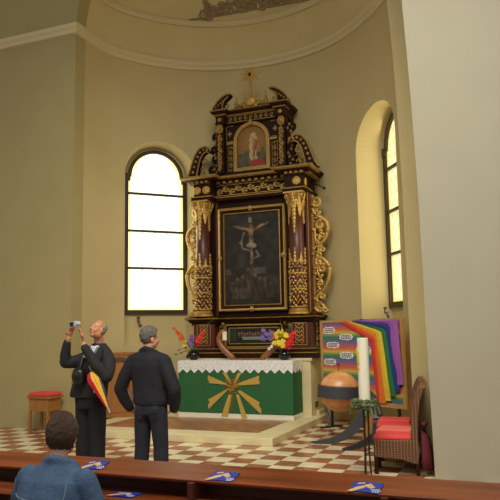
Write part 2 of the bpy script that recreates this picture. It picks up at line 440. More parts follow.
# nave wall left and right of the apse, with the round arch over it
def arc_pts(cx, rad, a0, a1, n=24): return [(cx + rad*math.cos(R(a0 + (a1-a0)*i/n)), HC + rad*math.sin(R(a0 + (a1-a0)*i/n))) for i in range(n+1)]
lw = -AX + XE; RL = AX - XE
MB().xz([(-16, 0), (XE, 0)] + arc_pts(AX, RL, 180, 90) + [(AX, 13), (-16, 13)], AY-.015, AY+.3).build('wall_left', M['plaster_shaded'], kind='structure')
JX = -1.53; JC = -4.65
MB().xz([(4, 0), (-1.52, 0), (-1.532, 3.66), (-1.548, 4.6), (-1.571, 5.55), (-1.60, 6.2), (-1.636, 6.8), (-1.8, 8.6), (-2.4, 13), (4, 13)], 9.92, 10.03).build('wall_right', M['plaster'], kind='structure')
# nave pier on the right
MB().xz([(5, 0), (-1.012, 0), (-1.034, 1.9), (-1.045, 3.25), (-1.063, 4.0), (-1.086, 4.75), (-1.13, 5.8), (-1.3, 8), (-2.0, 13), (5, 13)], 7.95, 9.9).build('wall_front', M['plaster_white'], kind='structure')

# platform of the altar
PXC = -4.93
pf = MB().bx(-7.30, -3.53, 9.46, 12.6, 0, .118)
pf = pf.build('floor_platform', M['stone'], kind='structure', bevel=.008)
MB().bx(-6.9, -3.93, 9.92, 11.36, .10, .121).build('platform_tiles', M['pinktile'], pf, kind='structure')

# masonry block that carries the retable
m = MB().bx(PXC-1.25, PXC+1.24, 12.0, 12.86, 0, 1.14).bx(PXC-1.28, PXC+1.27, 11.98, 12.88, 1.14, 1.19).bx(PXC+1.2, PXC+1.30, 12.3, 12.86, 0, .2)
blk = m.build('altar_block', M['stone'], loc=(PXC, 12.4, 0), bevel=.006)
tag(blk, 'cream masonry block standing behind the draped altar, under the tall retable', 'plinth')
v = MB()
for i in range(4): v.bx(PXC+1.235, PXC+1.245, 12.22, 12.42, .26+i*.03, .278+i*.03)
v.build('vent_grille', M['oak_dark'], blk, loc=None)

# ------------------------------------------------------------------ retable
ret = empty('retable', (PXC, 12.3, 1.19), 'tall dark carved altar retable with gilt ornament and a crucifixion painting', 'altar')
def P_(x, y, z): return (PXC + x, y, z)
def mold(x0, x1, y0, y1, prof):
    """moulded slab: prof = (outset, z) steps around a rectangle"""
    m = MB()
    return m.rings([[(PXC+x0-o, y0-o, z), (PXC+x1+o, y0-o, z), (PXC+x1+o, y1, z), (PXC+x0-o, y1, z)] for o, z in prof])
def molds(name, mtl, lst, bevel=0):
    m = MB()
    for a in lst:
        q = mold(*a); m.add(q.v, q.f)
    return m.build(name, mtl, ret, bevel=bevel)
def tube_xz(m, pts, y, rad, n=6, flat=1.0):
    return m.tube([P_(x, y, z) for x, z in pts], rad, n, flat=flat)
def scroll(m, cx, cz, y, r0, a0, turns, w, sx=1, n=16, r1=.12):
    pts = spiral(cx, cz, r0, r0*r1, a0, a0 + 360*turns, n, sx)
    return tube_xz(m, pts, y, [w*(1-.55*i/n) for i in range(n+1)])

# predella
body = MB().bx(PXC-1.24, PXC+1.24, 12.30, 12.85, 1.19, 1.97)
body.build('predella', M['wood_dark'], ret)
molds('predella_base', M['wood_dark'], [(-1.27, 1.27, 12.12, 12.86, [(.10, 1.19), (.10, 1.25), (.07, 1.28), (.08, 1.31), (.03, 1.36), (0, 1.37)])])
molds('base_gilt_line', M['gold_dark'], [(-1.27, 1.27, 12.12, 12.5, [(.085, 1.283), (.085, 1.303)]), (-1.27, 1.27, 12.12, 12.5, [(.03, 1.362), (.03, 1.378)])])
for sx in (-1, 1):
    x0, x1 = sorted((sx*.78, sx*1.24))
    pd = MB().bx(PXC+x0, PXC+x1, 12.10, 12.32, 1.37, 1.90).build('pedestal', M['wood_red'], ret, bevel=.006)
    cxp = sx*1.01
    g = MB()
    for (a, b, c, d) in ((-.155, .155, 1.43, 1.445), (-.155, .155, 1.845, 1.86), (-.155, -.14, 1.43, 1.86), (.14, .155, 1.43, 1.86)): g.bx(PXC+cxp+a, PXC+cxp+b, 12.088, 12.102, c, d)
    for i in range(5):
        zc = 1.49 + i*.078
        scroll(g, cxp-.05, zc, 12.092, .05, 0, 1.2, .013); scroll(g, cxp+.05, zc, 12.092, .05, 180, -1.2, .013)
        g.ell(P_(cxp, 12.09, zc+.03), (.016, .014, .024), 6, 5)
    g.build('gilt_panel', M['gold_dark'], pd)
    if True:   # narrow gilt panels beside and on the flank
        g = MB(); xa = sx*.70
        for (a, b, c, d) in ((-.05, .05, 1.43, 1.442), (-.05, .05, 1.845, 1.857), (-.05, -.04, 1.43, 1.857), (.04, .05, 1.43, 1.857)): g.bx(PXC+xa+a, PXC+xa+b, 12.285, 12.302, c, d)
        for i in range(6): scroll(g, xa, 1.48+i*.066, 12.288, .03, 0 if i % 2 else 180, 1.2, .010)
        g.build('side_strip', M['gold_dark'], ret)
        g = MB(); xf = sx*1.247
        for i in range(6):
            pts = spiral(12.46, 1.45+i*.075, .045, .008, 0 if i % 2 else 180, (0 if i % 2 else 180)+430, 12)
            g.tube([(PXC+xf, a, b) for a, b in pts], .013, 5)
            pts = spiral(12.66, 1.45+i*.075, .045, .008, 180 if i % 2 else 0, (180 if i % 2 else 0)-430, 12)
            g.tube([(PXC+xf, a, b) for a, b in pts], .013, 5)
        for zz in (1.40, 1.88): g.bx(PXC+xf-.008, PXC+xf+.008, 12.34, 12.8, zz, zz+.014)
        g.build('flank_scrolls', M['gold_dark'], ret)
        g = MB(); g.ell(P_(sx*.665, 12.27, 1.87), (.035, .03, .035), 10, 8)
        for i in range(8): g.ell(P_(sx*.665+.04*math.cos(i*PI/4), 12.285, 1.87+.04*math.sin(i*PI/4)), (.016, .014, .016), 6, 5)
        g.build('rosette', M['gold'], ret)
# last-supper panel in the predella
fr = MB()
for w, a, yy in ((.62, .03, 12.25), (.545, .018, 12.27)):
    h = .235 if w > .6 else .165
    zc = 1.62
    fr.bx(PXC-w, PXC+w, yy, 12.31, zc+h-a, zc+h).bx(PXC-w, PXC+w, yy, 12.31, zc-h, zc-h+a).bx(PXC-w, PXC-w+a, yy, 12.31, zc-h, zc+h).bx(PXC+w-a, PXC+w, yy, 12.31, zc-h, zc+h)
fr.build('predella_frame', M['gold_dark'], ret)
ls = grid(90, 30, lambda s, t: P_(-.53+1.06*s, 12.285, 1.47+.30*t)).build('predella_painting', M['paint'], ret)
def f_ls(p):
    x = (p.x+.53)/1.06; z = (p.z+1.19-1.47)/.30
    c = (34, 34, 30)
    if x < .16: c = (40, 66, 40) if math.sin(x*120) > -.2 else (28, 46, 30)
    for i in range(13):
        cx = .2+.055*i; hz = .64 + .05*math.sin(i*2.1)
        d = ((x-cx)/.020)**2 + ((z-hz)/.10)**2
        if d < 1: c = (120, 92, 66)
        elif abs(x-cx) < .026 and .36 < z < hz-.05: c = [(92, 44, 34), (58, 66, 62), (84, 74, 44), (50, 54, 70)][i % 4]
    if .24 + (.5-z)*.15 < x < .86 and .22 < z < .44: c = (128, 130, 122)
    if z < .16: c = (40, 36, 30)
    return c
paint(ls, f_ls)
# ledge on the predella
LB = [(0, 1.86), (.02, 1.89), (.05, 1.90), (.06, 1.935), (.10, 1.95), (.12, 1.985), (.06, 2.0), (0, 2.02)]
molds('ledge', M['wood_dark'], [(-.80, .80, 12.28, 12.86, LB), (-1.27, -.76, 12.10, 12.86, LB), (.76, 1.27, 12.10, 12.86, LB)])
GL = [(.112, 1.957), (.128, 1.972), (.112, 1.986)]
molds('ledge_gilt', M['gold_dark'], [(-.80, .80, 12.28, 12.5, GL), (-1.27, -.76, 12.10, 12.5, GL), (.76, 1.27, 12.10, 12.5, GL)])

# main storey
MB().bx(PXC-1.17, PXC+1.17, 12.38, 12.85, 2.02, 4.42).build('back_panel', M['wood_dark'], ret)
for sx in (-1, 1):
    m = MB().bx(PXC+sx*1.185-.028, PXC+sx*1.185+.028, 12.20, 12.85, 2.02, 4.42).bx(PXC+sx*.80-.02, PXC+sx*.80+.02, 12.30, 12.4, 2.02, 4.40)
    pp = m.build('pilaster', M['wood_red'], ret, bevel=.005)
    e = MB().bx(PXC+sx*1.213-.006, PXC+sx*1.213+.006, 12.194, 12.21, 2.05, 4.38)
    e.build('gilt_edge', M['gold_dark'], pp)
    cx = sx*1.015 - .03; cy = 12.17
    co_ = MB().lathe([(.15, 2.10), (.155, 2.5), (.152, 3.2), (.138, 4.20)], P_(cx, cy, 0), 24).build('column', M['wood_red'], ret, smooth=True)
    b = MB().lathe([(.20, 2.02), (.20, 2.05), (.185, 2.06), (.195, 2.085), (.17, 2.10), (.175, 2.12), (.155, 2.135)], P_(cx, cy, 0), 24)
    b.build('column_base', M['gold'], co_)
    # gilt sheath of carved foliage around the lower shaft
    g = MB()
    for k in range(15):
        zz = 2.17 + k*.062
        if zz > 3.05: break
        for j in range(12):
            a = 2*PI*(j + .5*(k % 2))/12
            rr = .158
            p = Vector(P_(cx + rr*math.cos(a), cy + rr*math.sin(a), zz + rnd.uniform(-.015, .015)))
            rot = Matrix.Rotation(a, 3, 'Z') @ Matrix.Rotation(R(rnd.uniform(10, 70) if (k+j) % 2 else rnd.uniform(-70, -10)), 3, 'X')
            g.ell(p, (.016+.014*rnd.random(), .014+.012*rnd.random(), .026+.02*rnd.random()), 6, 5, rot)
    for zz, w in ((2.16, .012), (2.50, .014), (2.80, .02), (3.02, .012)):
        g.tube([P_(cx + .162*math.cos(2*PI*j/20), cy + .162*math.sin(2*PI*j/20), zz) for j in range(21)], w, 6)
    for j in range(8):                   # pointed leaves at the top of the sheath
        a = 2*PI*j/8 - PI/2; h = .22 if j % 2 == 0 else .12
        for q in range(4):
            rr = .156; t = q/3
            g.ell(P_(cx + rr*math.cos(a), cy + rr*math.sin(a), 3.04 + h*t), (.02, .030*(1-.7*t)+.008, .045), 6, 5, Matrix.Rotation(a, 3, 'Z'))
    g.build('gilt_sheath', M['gold'], co_)
    # gilt pendant under the capital
    g = MB()
    for j in range(8):
        a = 2*PI*j/8 - PI/2; L = .48 if j == 0 else (.30 if j % 2 == 0 else .16)
        for q in range(7):
            t = q/6
            g.ell(P_(cx + .146*math.cos(a), cy + .146*math.sin(a), 4.10 - L*t), (.022, .05*(1-.8*t)+.012, .05), 6, 5, Matrix.Rotation(a, 3, 'Z'))
    g.build('gilt_pendant', M['gold'], co_)
    # capital
    g = MB().lathe([(.14, 4.10), (.165, 4.12), (.15, 4.14), (.15, 4.24), (.19, 4.33), (.20, 4.36)], P_(cx, cy, 0), 20)
    for j in range(10):
        a = 2*PI*j/10 - PI/2
        for q in range(4): g.ell(P_(cx + (.155+.018*q)*math.cos(a), cy + (.155+.018*q)*math.sin(a), 4.15+.055*q), (.02, .042-.006*q, .045), 6, 5, Matrix.Rotation(a, 3, 'Z'))
    for ax in (-1, 1):
        for ay in (-1, 1):
            pts = spiral(0, 4.31, .055, .012, 90, 90+430, 12)
            g.tube([P_(cx + ax*(.15 + .5*a_), cy + ay*(.15 + .5*a_), b_) for a_, b_ in pts], .017, 6)
    g.bx(PXC+cx-.20, PXC+cx+.20, cy-.20, cy+.2, 4.36, 4.39)
    g.build('capital', M['gold'], co_)
# great painting
ZF0, ZF1 = 2.11, 4.235
def frame(hw, z0, z1, prof, y):
    """mitred picture frame: prof = (inset, y) outline"""
    m = MB(); cs = [(-hw-.03, z0), (hw-.03, z0), (hw-.03, z1), (-hw-.03, z1)]; sg = [(1, 1), (-1, 1), (-1, -1), (1, -1)]
    return m.rings([[P_(x + s[0]*i, yy, z + s[1]*i) for i, yy in prof] for (x, z), s in zip(cs, sg)], close=True)
mf = frame(.738, ZF0, ZF1, [(0, 12.36), (0, 12.29), (.02, 12.27), (.05, 12.28), (.055, 12.30), (.06, 12.36)], 0).build('painting_frame', M['gold'], ret)
frame(.675, ZF0+.055, ZF1-.055, [(0, 12.36), (0, 12.30), (.06, 12.315), (.06, 12.36)], 0).build('frame_inlay', M['wood_dark'], mf)
g = frame(.618, ZF0+.112, ZF1-.112, [(0, 12.36), (0, 12.305), (.018, 12.30), (.024, 12.36)], 0)
g.build('frame_bead', M['gold_dark'], mf)
g = MB()
for x, z in ((-.03, ZF0+.04), (-.03, ZF1-.04), (-.725, 3.2), (.665, 3.2)):
    g = MB(); g.ell(P_(x, 12.265, z), (.035, .03, .035), 8, 6)
    for i in range(6): g.ell(P_(x+.04*math.cos(i*PI/3), 12.275, z+.04*math.sin(i*PI/3)), (.02, .015, .02), 6, 4)
    g.build('frame_rosette', M['gold'], mf)
PX0, PX1, PZ0, PZ1 = -.635, .575, ZF0+.125, ZF1-.125
cv = grid(96, 150, lambda s, t: P_(PX0+(PX1-PX0)*s, 12.34, PZ0+(PZ1-PZ0)*t)).build('crucifixion_painting', M['paint'], ret)
def seg(x, z, a, b, w):
    dx, dz = b[0]-a[0], b[1]-a[1]; L = dx*dx+dz*dz; t = max(0, min(1, ((x-a[0])*dx+(z-a[1])*dz)/L))
    return math.hypot(x-a[0]-dx*t, z-a[1]-dz*t) < w
from mathutils import noise as mn
def wob(x, z, q, a): return a*mn.noise(Vector((x*q, z*q, 1.3))), a*mn.noise(Vector((x*q, z*q, 7.9)))
def f_cv(p):
    x = (p.x - PX0)/(PX1-PX0); z = (p.z + 1.19 - PZ0)/(PZ1-PZ0)
    c = f_cv0(x + wob(x, z*1.64, 14, .018)[0], z + wob(x, z*1.64, 14, .012)[1]); v = 1 + .35*mn.noise(Vector((x*8, z*13, 2)))
    return tuple(q*v*.85 for q in c)
def f_cv0(x, z):
    n = math.sin(x*9+z*4)*math.sin(z*11-x*3)
    c = mix((44, 42, 36), (58, 54, 44), .5+.5*n)
    if z < .38: c = mix((44, 42, 34), (64, 58, 46), .5+.5*math.sin(x*17+z*23))
    if .33 < z < .40 and abs(math.sin(x*5+.3)) < .75: c = mix(c, (104, 104, 98), .6)
    X = x-.0; zz = z*1.64                                    # square units of the width
    if seg(x, zz, (.47, 1.55), (.49, .45), .018): c = (82, 62, 44)
    if seg(x, zz, (.14, 1.40), (.82, 1.44), .014): c = (84, 58, 38)
    if abs(x-.475) < .03 and 1.47 < zz < 1.56: c = (140, 132, 112)
    for a, b, w in (((.18, 1.41), (.45, 1.33), .020), ((.79, 1.44), (.52, 1.33), .020), ((.485, 1.33), (.49, 1.10), .042), ((.485, 1.02), (.50, .75), .026), ((.50, 1.40), (.50, 1.37), .028)):
        if seg(x, zz, a, b, w): c = mix((158, 126, 90), (120, 92, 64), .5+.5*math.sin(zz*30+x*20))
    if seg(x, zz, (.44, 1.06), (.55, 1.04), .036): c = (150, 142, 120)
    for a, b in (((.36, 1.28), (.30, 1.12)), ((.30, 1.12), (.34, 1.0)), ((.34, 1.0), (.44, .96)), ((.58, .95), (.62, .86)), ((.62, .86), (.54, .82))):
        if seg(x, zz, a, b, .020): c = (118, 116, 102)
    for cx, h, col in ((.14, .40, (78, 60, 44)), (.23, .46, (92, 74, 56)), (.33, .50, (86, 62, 48)), (.44, .62, (104, 84, 62)), (.55, .52, (88, 58, 46)), (.63, .46, (72, 66, 56)), (.72, .44, (84, 70, 52)), (.82, .36, (66, 58, 46))):
        if seg(x, zz, (cx, .16), (cx, h-.06), .040): c = mix(col, tuple(v*.7 for v in col), .5+.5*math.sin(x*60+zz*14))
        if math.hypot(x-cx, zz-h) < .032: c = (112, 86, 64)
    if .12 < x < .46 and .10 < zz < .30 and abs(math.sin(x*34+zz*4)) > .35: c = mix(c, (104, 98, 84), .6)
    if zz < .5: c = mix(c, (58, 52, 42), .25)
    if zz < .12: c = mix((38, 36, 28), (54, 48, 36), .5+.5*n)
    return c
paint(cv, f_cv)
# gilt ears left and right
for sx in (-1, 1):
    g = MB(); y = 12.44
    bx = sx*1.22
    def S(dx, z, r0, a0, tu, w):   # mirrored scroll
        pts = spiral(0, 0, r0, r0*.15, a0, a0+360*tu, 16)
        g.tube([P_(bx + sx*(dx + a), y, z + b) for a, b in pts], [1.25*w*(1-.45*i/16) for i in range(17)], 7)
    def T(pts, w0, w1):
        k = len(pts); g.tube([P_(bx + sx*a, y, z) for a, z in pts], [w0 + (w1-w0)*i/(k-1) for i in range(k)], 7)
    def curve(p0, p1, p2, n=10): return [((1-t)**2*p0[0]+2*t*(1-t)*p1[0]+t*t*p2[0], (1-t)**2*p0[1]+2*t*(1-t)*p1[1]+t*t*p2[1]) for t in [i/n for i in range(n+1)]]
    S(.10, 4.24, .11, 200, 1.4, .035); S(.10, 4.02, .07, 20, -1.3, .028)
    T(curve((.02, 4.10), (.03, 3.98), (.12, 3.95)), .04, .03)
    T(curve((.08, 3.95), (.40, 3.84), (.30, 3.60)), .05, .045); T(curve((.30, 3.60), (.26, 3.42), (.10, 3.36)), .045, .03)
    S(.16, 3.76, .10, 60, 1.4, .032); S(.20, 3.54, .07, 240, -1.3, .028)
    T(curve((.06, 3.70), (.03, 3.5), (.10, 3.36)), .03, .03)
    S(.20, 3.28, .065, 90, 1.4, .028); S(.13, 3.17, .06, 270, -1.4, .026)
    T(curve((.10, 3.36), (.16, 3.3), (.06, 3.14)), .03, .03)
    S(.12, 3.03, .075, 120, 1.4, .03)
    T(curve((.06, 3.10), (.20, 3.16), (.33, 2.92)), .035, .05); T(curve((.33, 2.92), (.34, 2.62), (.14, 2.42)), .05, .03)
    S(.18, 2.90, .095, 40, 1.4, .032); T(curve((.06, 2.98), (.10, 2.7), (.20, 2.62)), .03, .024)
    S(.14, 2.60, .06, 220, -1.3, .026)
    S(.18, 2.36, .065, 100, 1.4, .028); T(curve((.14, 2.44), (.02, 2.36), (.06, 2.20)), .03, .035)
    S(.12, 2.15, .105, 180, 1.4, .035); S(.22, 2.10, .06, 0, -1.3, .026)
    for k in range(60):
        z = 2.08 + k*.038; g.ell(P_(bx + sx*(.07+.06*math.sin(k*1.9)+(.09 if (2.5 < z < 3.1 or 3.4 < z < 4.0) else 0)*rnd.random()), y+.02*math.sin(k), z), (.022+.03*rnd.random(), .03, .03+.03*rnd.random()), 6, 5, Matrix.Rotation(rnd.random()*3, 3, 'Y'))
    g.build('gilt_ear', M['gold'], ret, smooth=True)
    MB().bx(*sorted((PXC+sx*1.20, PXC+sx*1.26)), 12.44, 12.56, 2.04, 4.38).build('ear_backing', M['gold_dark'], ret)

# entablature
AR_ = [(0, 4.39), (.03, 4.40), (.03, 4.44), (.045, 4.45), (.045, 4.47), (0, 4.48)]
molds('architrave', M['wood_dark'], [(-.80, .80, 12.28, 12.86, AR_), (-1.19, -.80, 12.02, 12.86, AR_), (.80, 1.19, 12.02, 12.86, AR_)])
G2 = [(.046, 4.448), (.056, 4.46), (.046, 4.472)]
molds('architrave_gilt', M['gold'], [(-.80, .80, 12.28, 12.5, G2), (-1.19, -.80, 12.02, 12.5, G2), (.80, 1.19, 12.02, 12.5, G2)])
MB().bx(PXC-.82, PXC+.82, 12.30, 12.85, 4.47, 4.76).bx(PXC-1.18, PXC-.80, 12.04, 12.85, 4.47, 4.76).bx(PXC+.80, PXC+1.18, 12.04, 12.85, 4.47, 4.76).build('frieze', M['wood_dark'], ret)
g = MB()
for i in range(11):
    x = -.70 + i*.14; s = 1 if i % 2 else -1
    scroll(g, x, 4.605+.02*s, 12.288, .062, 90*s, 1.3*s, .017); scroll(g, x+.07, 4.605-.02*s, 12.288, .045, -90*s, 1.2*s, .014)
    g.ell(P_(x+.035, 12.29, 4.605+s*.045), (.03, .015, .018), 6, 4)
for z in (4.50, 4.715): g.bx(PXC-.80, PXC+.80, 12.285, 12.302, z, z+.012)
g.build('frieze_scrolls', M['gold'], ret)
g = MB()
for sx in (-1, 1):
    for x in (1.05,) if sx > 0 else (1.10, .90):
        g = MB(); g.lathe([(.085, 0), (.085, .02), (.06, .03), (.02, .035)], (0, 0, 0), 14)
        k = len(g.v) - 4*14
        for q in range(k, len(g.v)):
            a, b, c = g.v[q]; g.v[q] = P_(sx*x + a, 12.04 - c, 4.60 + b)
        for i in range(8): g.ell(P_(sx*x + .062*math.cos(i*PI/4), 12.015, 4.60 + .062*math.sin(i*PI/4)), (.024, .016, .024), 6, 4)
        g.build('rosette', M['gold'], ret)
    MB().ell(P_(sx*1.185, 12.2, 4.60), (.02, .07, .09), 8, 6).build('flank_boss', M['gold'], ret)
CR = [(0, 4.73), (.02, 4.74), (.02, 4.775), (.11, 4.785), (.13, 4.80), (.17, 4.82), (.20, 4.855), (.20, 4.87), (0, 4.885)]
molds('cornice', M['wood_dark'], [(-.80, .80, 12.28, 12.86, CR), (-1.20, -.80, 12.04, 12.86, CR), (.80, 1.20, 12.04, 12.86, CR)])
CG = [(.17, 4.815), (.205, 4.835), (.212, 4.86), (.205, 4.872)]
molds('cornice_gilt', M['gold_dark'], [(-.80, .80, 12.28, 12.5, CG), (-1.20, -.80, 12.04, 12.5, CG), (.80, 1.20, 12.04, 12.5, CG)])
g = MB().bx(PXC-.80, PXC+.80, 12.255, 12.29, 4.74, 4.75).bx(PXC-1.2, PXC-.8, 12.02, 12.3, 4.74, 4.75).bx(PXC+.8, PXC+1.2, 12.02, 12.3, 4.74, 4.75).bx(PXC-1.26, PXC-1.19, 12.02, 12.82, 4.74, 4.75).bx(PXC+1.19, PXC+1.26, 12.02, 12.82, 4.74, 4.75)
for i in range(11):
    x = -.70+i*.14; g.bx(PXC+x-.035, PXC+x+.035, 12.19, 12.29, 4.745, 4.785)
for sx in (-1, 1):
    for k in range(4): x = sx*(.86+k*.105); g.bx(PXC+x-.03, PXC+x+.03, 11.95, 12.05, 4.745, 4.785)
    for k in range(6): g.bx(*sorted((PXC+sx*1.21, PXC+sx*1.30)), 12.1+k*.12, 12.16+k*.12, 4.745, 4.785)
g.build('dentils', M['gold_dark'], ret)

# upper storey
MB().bx(PXC-1.05, PXC+1.05, 12.34, 12.85, 4.88, 4.99).build('upper_plinth', M['wood_dark'], ret)
up = MB().bx(PXC-.66, PXC+.66, 12.40, 12.85, 4.98, 6.08).build('upper_panel', M['wood_dark'], ret)
def ring_arch(m, hw, w, z0, zs, y0, y1, bottom=True):
    A = arch(hw, z0, zs, n=22); B = arch(hw-w, z0+(w if bottom else 0), zs, n=22)
    m.rings([[P_(a, y1, b), P_(a, y0, b), P_(c, y0, d), P_(c, y1, d)] for (a, b), (c, d) in zip(A, B)], close=True); return m
af = ring_arch(MB(), .40, .075, 4.995, 5.62, 12.33, 12.41).build('arch_frame', M['gold_dark'], ret)
ap = MB(); z = 5.06
while z < 5.94:
    h = lambda q: .33 if q < 5.62 else math.sqrt(max(.0004, .33**2-(q-5.62)**2))
    for i in range(30):
        a0, a1 = i/15-1, (i+1)/15-1
        ap.add([P_(a0*h(z), 12.375, z), P_(a1*h(z), 12.375, z), P_(a1*h(z+.02), 12.375, z+.02), P_(a0*h(z+.02), 12.375, z+.02)], [(0, 1, 2, 3)])
    z += .02
apo = ap.build('arched_painting', M['paint'], ret)
def f_ap(p):
    x, z = p.x, p.z + 1.19 - 5.06
    dx, dz = wob(x, z, 16, .03); x += dx; z += dz
    c = mix((150, 112, 50), (112, 80, 36), min(1, math.hypot(x, z-.55)/.5))
    if z < .30: c = mix((70, 62, 44), (96, 84, 52), .5+.5*math.sin(x*30+z*22))
    if seg(x, z, (.02, .22), (.03, .58), .085): c = mix((178, 160, 120), (140, 110, 82), .5+.5*math.sin(x*50))
    if seg(x, z, (.05, .28), (.10, .55), .03): c = (150, 70, 50)
    if math.hypot(x-.03, z-.68) < .05: c = (190, 148, 104)
    if seg(x, z, (-.22, .10), (-.14, .30), .06): c = (74, 82, 66)
    if seg(x, z, (.0, .07), (.2, .09), .06): c = (150, 48, 34)
    if seg(x, z, (.2, .2), (.24, .38), .04): c = (92, 80, 50)
    if z < .02: c = (60, 48, 32)
    return c
paint(apo, f_ap)
for sx in (-1, 1):                       # spandrels, imposts, pilaster strips with gilt carving
    g = MB()
    for a, b, c, d in ((.42, .58, 5.66, 5.672), (.42, .58, 5.99, 6.002), (.575, .585, 5.66, 6.0)): g.bx(*sorted((PXC+sx*a, PXC+sx*b)), 12.385, 12.402, c, d)
    g.ell(P_(sx*.51, 12.39, 5.83), (.035, .015, .035), 8, 4)
    for i in range(4): g.ell(P_(sx*.51+.04*math.cos(i*PI/2), 12.392, 5.83+.04*math.sin(i*PI/2)), (.02, .012, .02), 6, 4)
    g.bx(*sorted((PXC+sx*.36, PXC+sx*.56)), 12.34, 12.40, 5.59, 5.635)
    for a, b in ((.43, .438), (.545, .553)): g.bx(*sorted((PXC+sx*a, PXC+sx*b)), 12.385, 12.402, 5.02, 5.58)
    for i in range(8): scroll(g, sx*.49, 5.06+i*.067, 12.392, .035, 0 if i % 2 else 180, 1.2, .012)
    g.build('gilt_carving', M['gold_dark'], up)
for sx in (-1, 1):
    pl = MB().bx(*sorted((PXC+sx*.60, PXC+sx*.76)), 12.28, 12.5, 4.98, 6.05).build('upper_pilaster', M['wood_dark'], ret)
    g = MB()
    for i in range(9):
        z = 5.08+i*.085; scroll(g, sx*.68, z, 12.275, .05, 90 if i % 2 else -90, 1.3*(1 if i % 2 else -1), .018)
        g.ell(P_(sx*.68+.03*math.sin(i*2), 12.27, z+.03), (.03, .02, .03), 6, 5)
    for q in range(8): a = q*PI/4; g.ell(P_(sx*.68+.05*math.cos(a), 12.26, 5.93+.07*math.sin(a)), (.035, .03, .04), 6, 5)
    g.ell(P_(sx*.68, 12.24, 5.93), (.04, .04, .05), 8, 6)
    g.build('pilaster_carving', M['gold_dark'], pl)
    # carved side scrolls with gilt edges
    def sc(dx, z, r0, a0, tu, w, mm): 
        pts = spiral(0, 0, r0, r0*.15, a0, a0+360*tu, 16)
        mm.tube([P_(sx*(.78+dx)+sx*a, 12.45, z+b) for a, b in pts], [w*(1-.45*i/16) for i in range(17)], 7)
    d = MB(); sc(.06, 5.84, .10, 180, 1.3, .05, d); sc(.10, 5.55, .11, 150, 1.3, .055, d); sc(.05, 5.32, .09, 60, -1.2, .05, d); sc(.14, 5.12, .12, 180, 1.3, .05, d)
    d.bx(*sorted((PXC+sx*.74, PXC+sx*.83)), 12.40, 12.55, 4.98, 5.9)
    hs = d.build('side_scroll', M['wood_dark'], ret, smooth=False)
    d = MB()
    for k in range(12): d.ell(P_(sx*(.82+.05*math.sin(k*1.7)), 12.40, 5.05+k*.075), (.028, .022, .036), 6, 5)
    sc(.06, 5.84, .06, 0, 1.2, .02, d); sc(.10, 5.55, .07, 0, 1.2, .02, d); sc(.14, 5.12, .08, 0, 1.2, .022, d)
    d.build('scroll_gilding', M['gold_dark'], hs)
    # big curved wings standing on the cornice
    o = [(1.46, 4.88), (1.40, 4.97), (1.35, 5.10), (1.30, 5.25), (1.23, 5.42), (1.12, 5.55), (1.0, 5.58), (.90, 5.53), (.86, 5.46)]
    i_ = [(.90, 5.44), (.98, 5.455), (1.05, 5.41), (1.11, 5.31), (1.15, 5.17), (1.18, 5.03), (1.20, 4.95), (1.21, 4.88)]
    wg = MB().xz([(PXC+sx*a, b) for a, b in o+i_], 12.20, 12.34).build('volute_wing', M['wood_dark'], ret)
    d = MB(); tube_xz(d, [(sx*a, b) for a, b in o], 12.195, .018); tube_xz(d, [(sx*a, b) for a, b in i_], 12.195, .016)
    mid = [(1.32, 4.94), (1.28, 5.05), (1.245, 5.16), (1.21, 5.27), (1.165, 5.37), (1.11, 5.455), (1.03, 5.51), (.95, 5.50)]
    for a, b in mid: d.ell(P_(sx*a, 12.19, b), (.028, .018, .030), 7, 5)
    scroll(d, sx*1.05, 5.27, 12.26, .075, 90, 1.3*sx, .024); scroll(d, sx*1.09, 5.10, 12.26, .065, -90, -1.3*sx, .022); scroll(d, sx*1.11, 4.97, 12.26, .06, 90, 1.2*sx, .022)
    d.build('wing_gilding', M['gold_dark'], wg)
# upper entablature
UF = [(0, 6.02), (.015, 6.03), (.015, 6.05), (0, 6.06), (0, 6.19)]
molds('upper_frieze', M['wood_dark'], [(-.60, .60, 12.36, 12.86, UF), (-.76, -.56, 12.24, 12.86, UF), (.56, .76, 12.24, 12.86, UF)])
g = MB()
for i in range(9):
    x = -.46+i*.115; s = 1 if i % 2 else -1
    scroll(g, x, 6.125, 12.352, .045, 90*s, 1.2*s, .013)
for z in (6.055, 6.185): g.bx(PXC-.6, PXC+.6, 12.345, 12.365, z, z+.012)
for sx in (-1, 1): g.ell(P_(sx*.67, 12.235, 6.12), (.05, .02, .045), 8, 6)
g.ell(P_(0, 12.31, 6.0), (.04, .05, .07), 8, 6)
g.build('upper_frieze_scrolls', M['gold_dark'], ret)
UC = [(0, 6.18), (.02, 6.20), (.03, 6.23), (.07, 6.25), (.09, 6.28), (.10, 6.31), (0, 6.33)]
molds('upper_cornice', M['wood_dark'], [(-.60, .60, 12.36, 12.86, UC), (-.76, -.56, 12.24, 12.86, UC), (.56, .76, 12.24, 12.86, UC)])
UG = [(.085, 6.285), (.108, 6.30), (.10, 6.315)]
UG2 = [(.028, 6.205), (.036, 6.218), (.03, 6.23)]
molds('upper_cornice_gilt', M['gold_dark'], [(-.60, .60, 12.36, 12.5, UG), (-.76, -.56, 12.24, 12.5, UG), (.56, .76, 12.24, 12.5, UG), (-.60, .60, 12.36, 12.5, UG2), (-.76, -.56, 12.24, 12.5, UG2), (.56, .76, 12.24, 12.5, UG2)])
MB().bx(PXC-.50, PXC+.50, 12.40, 12.8, 6.32, 6.37).build('crest_plinth', M['wood_dark'], ret)
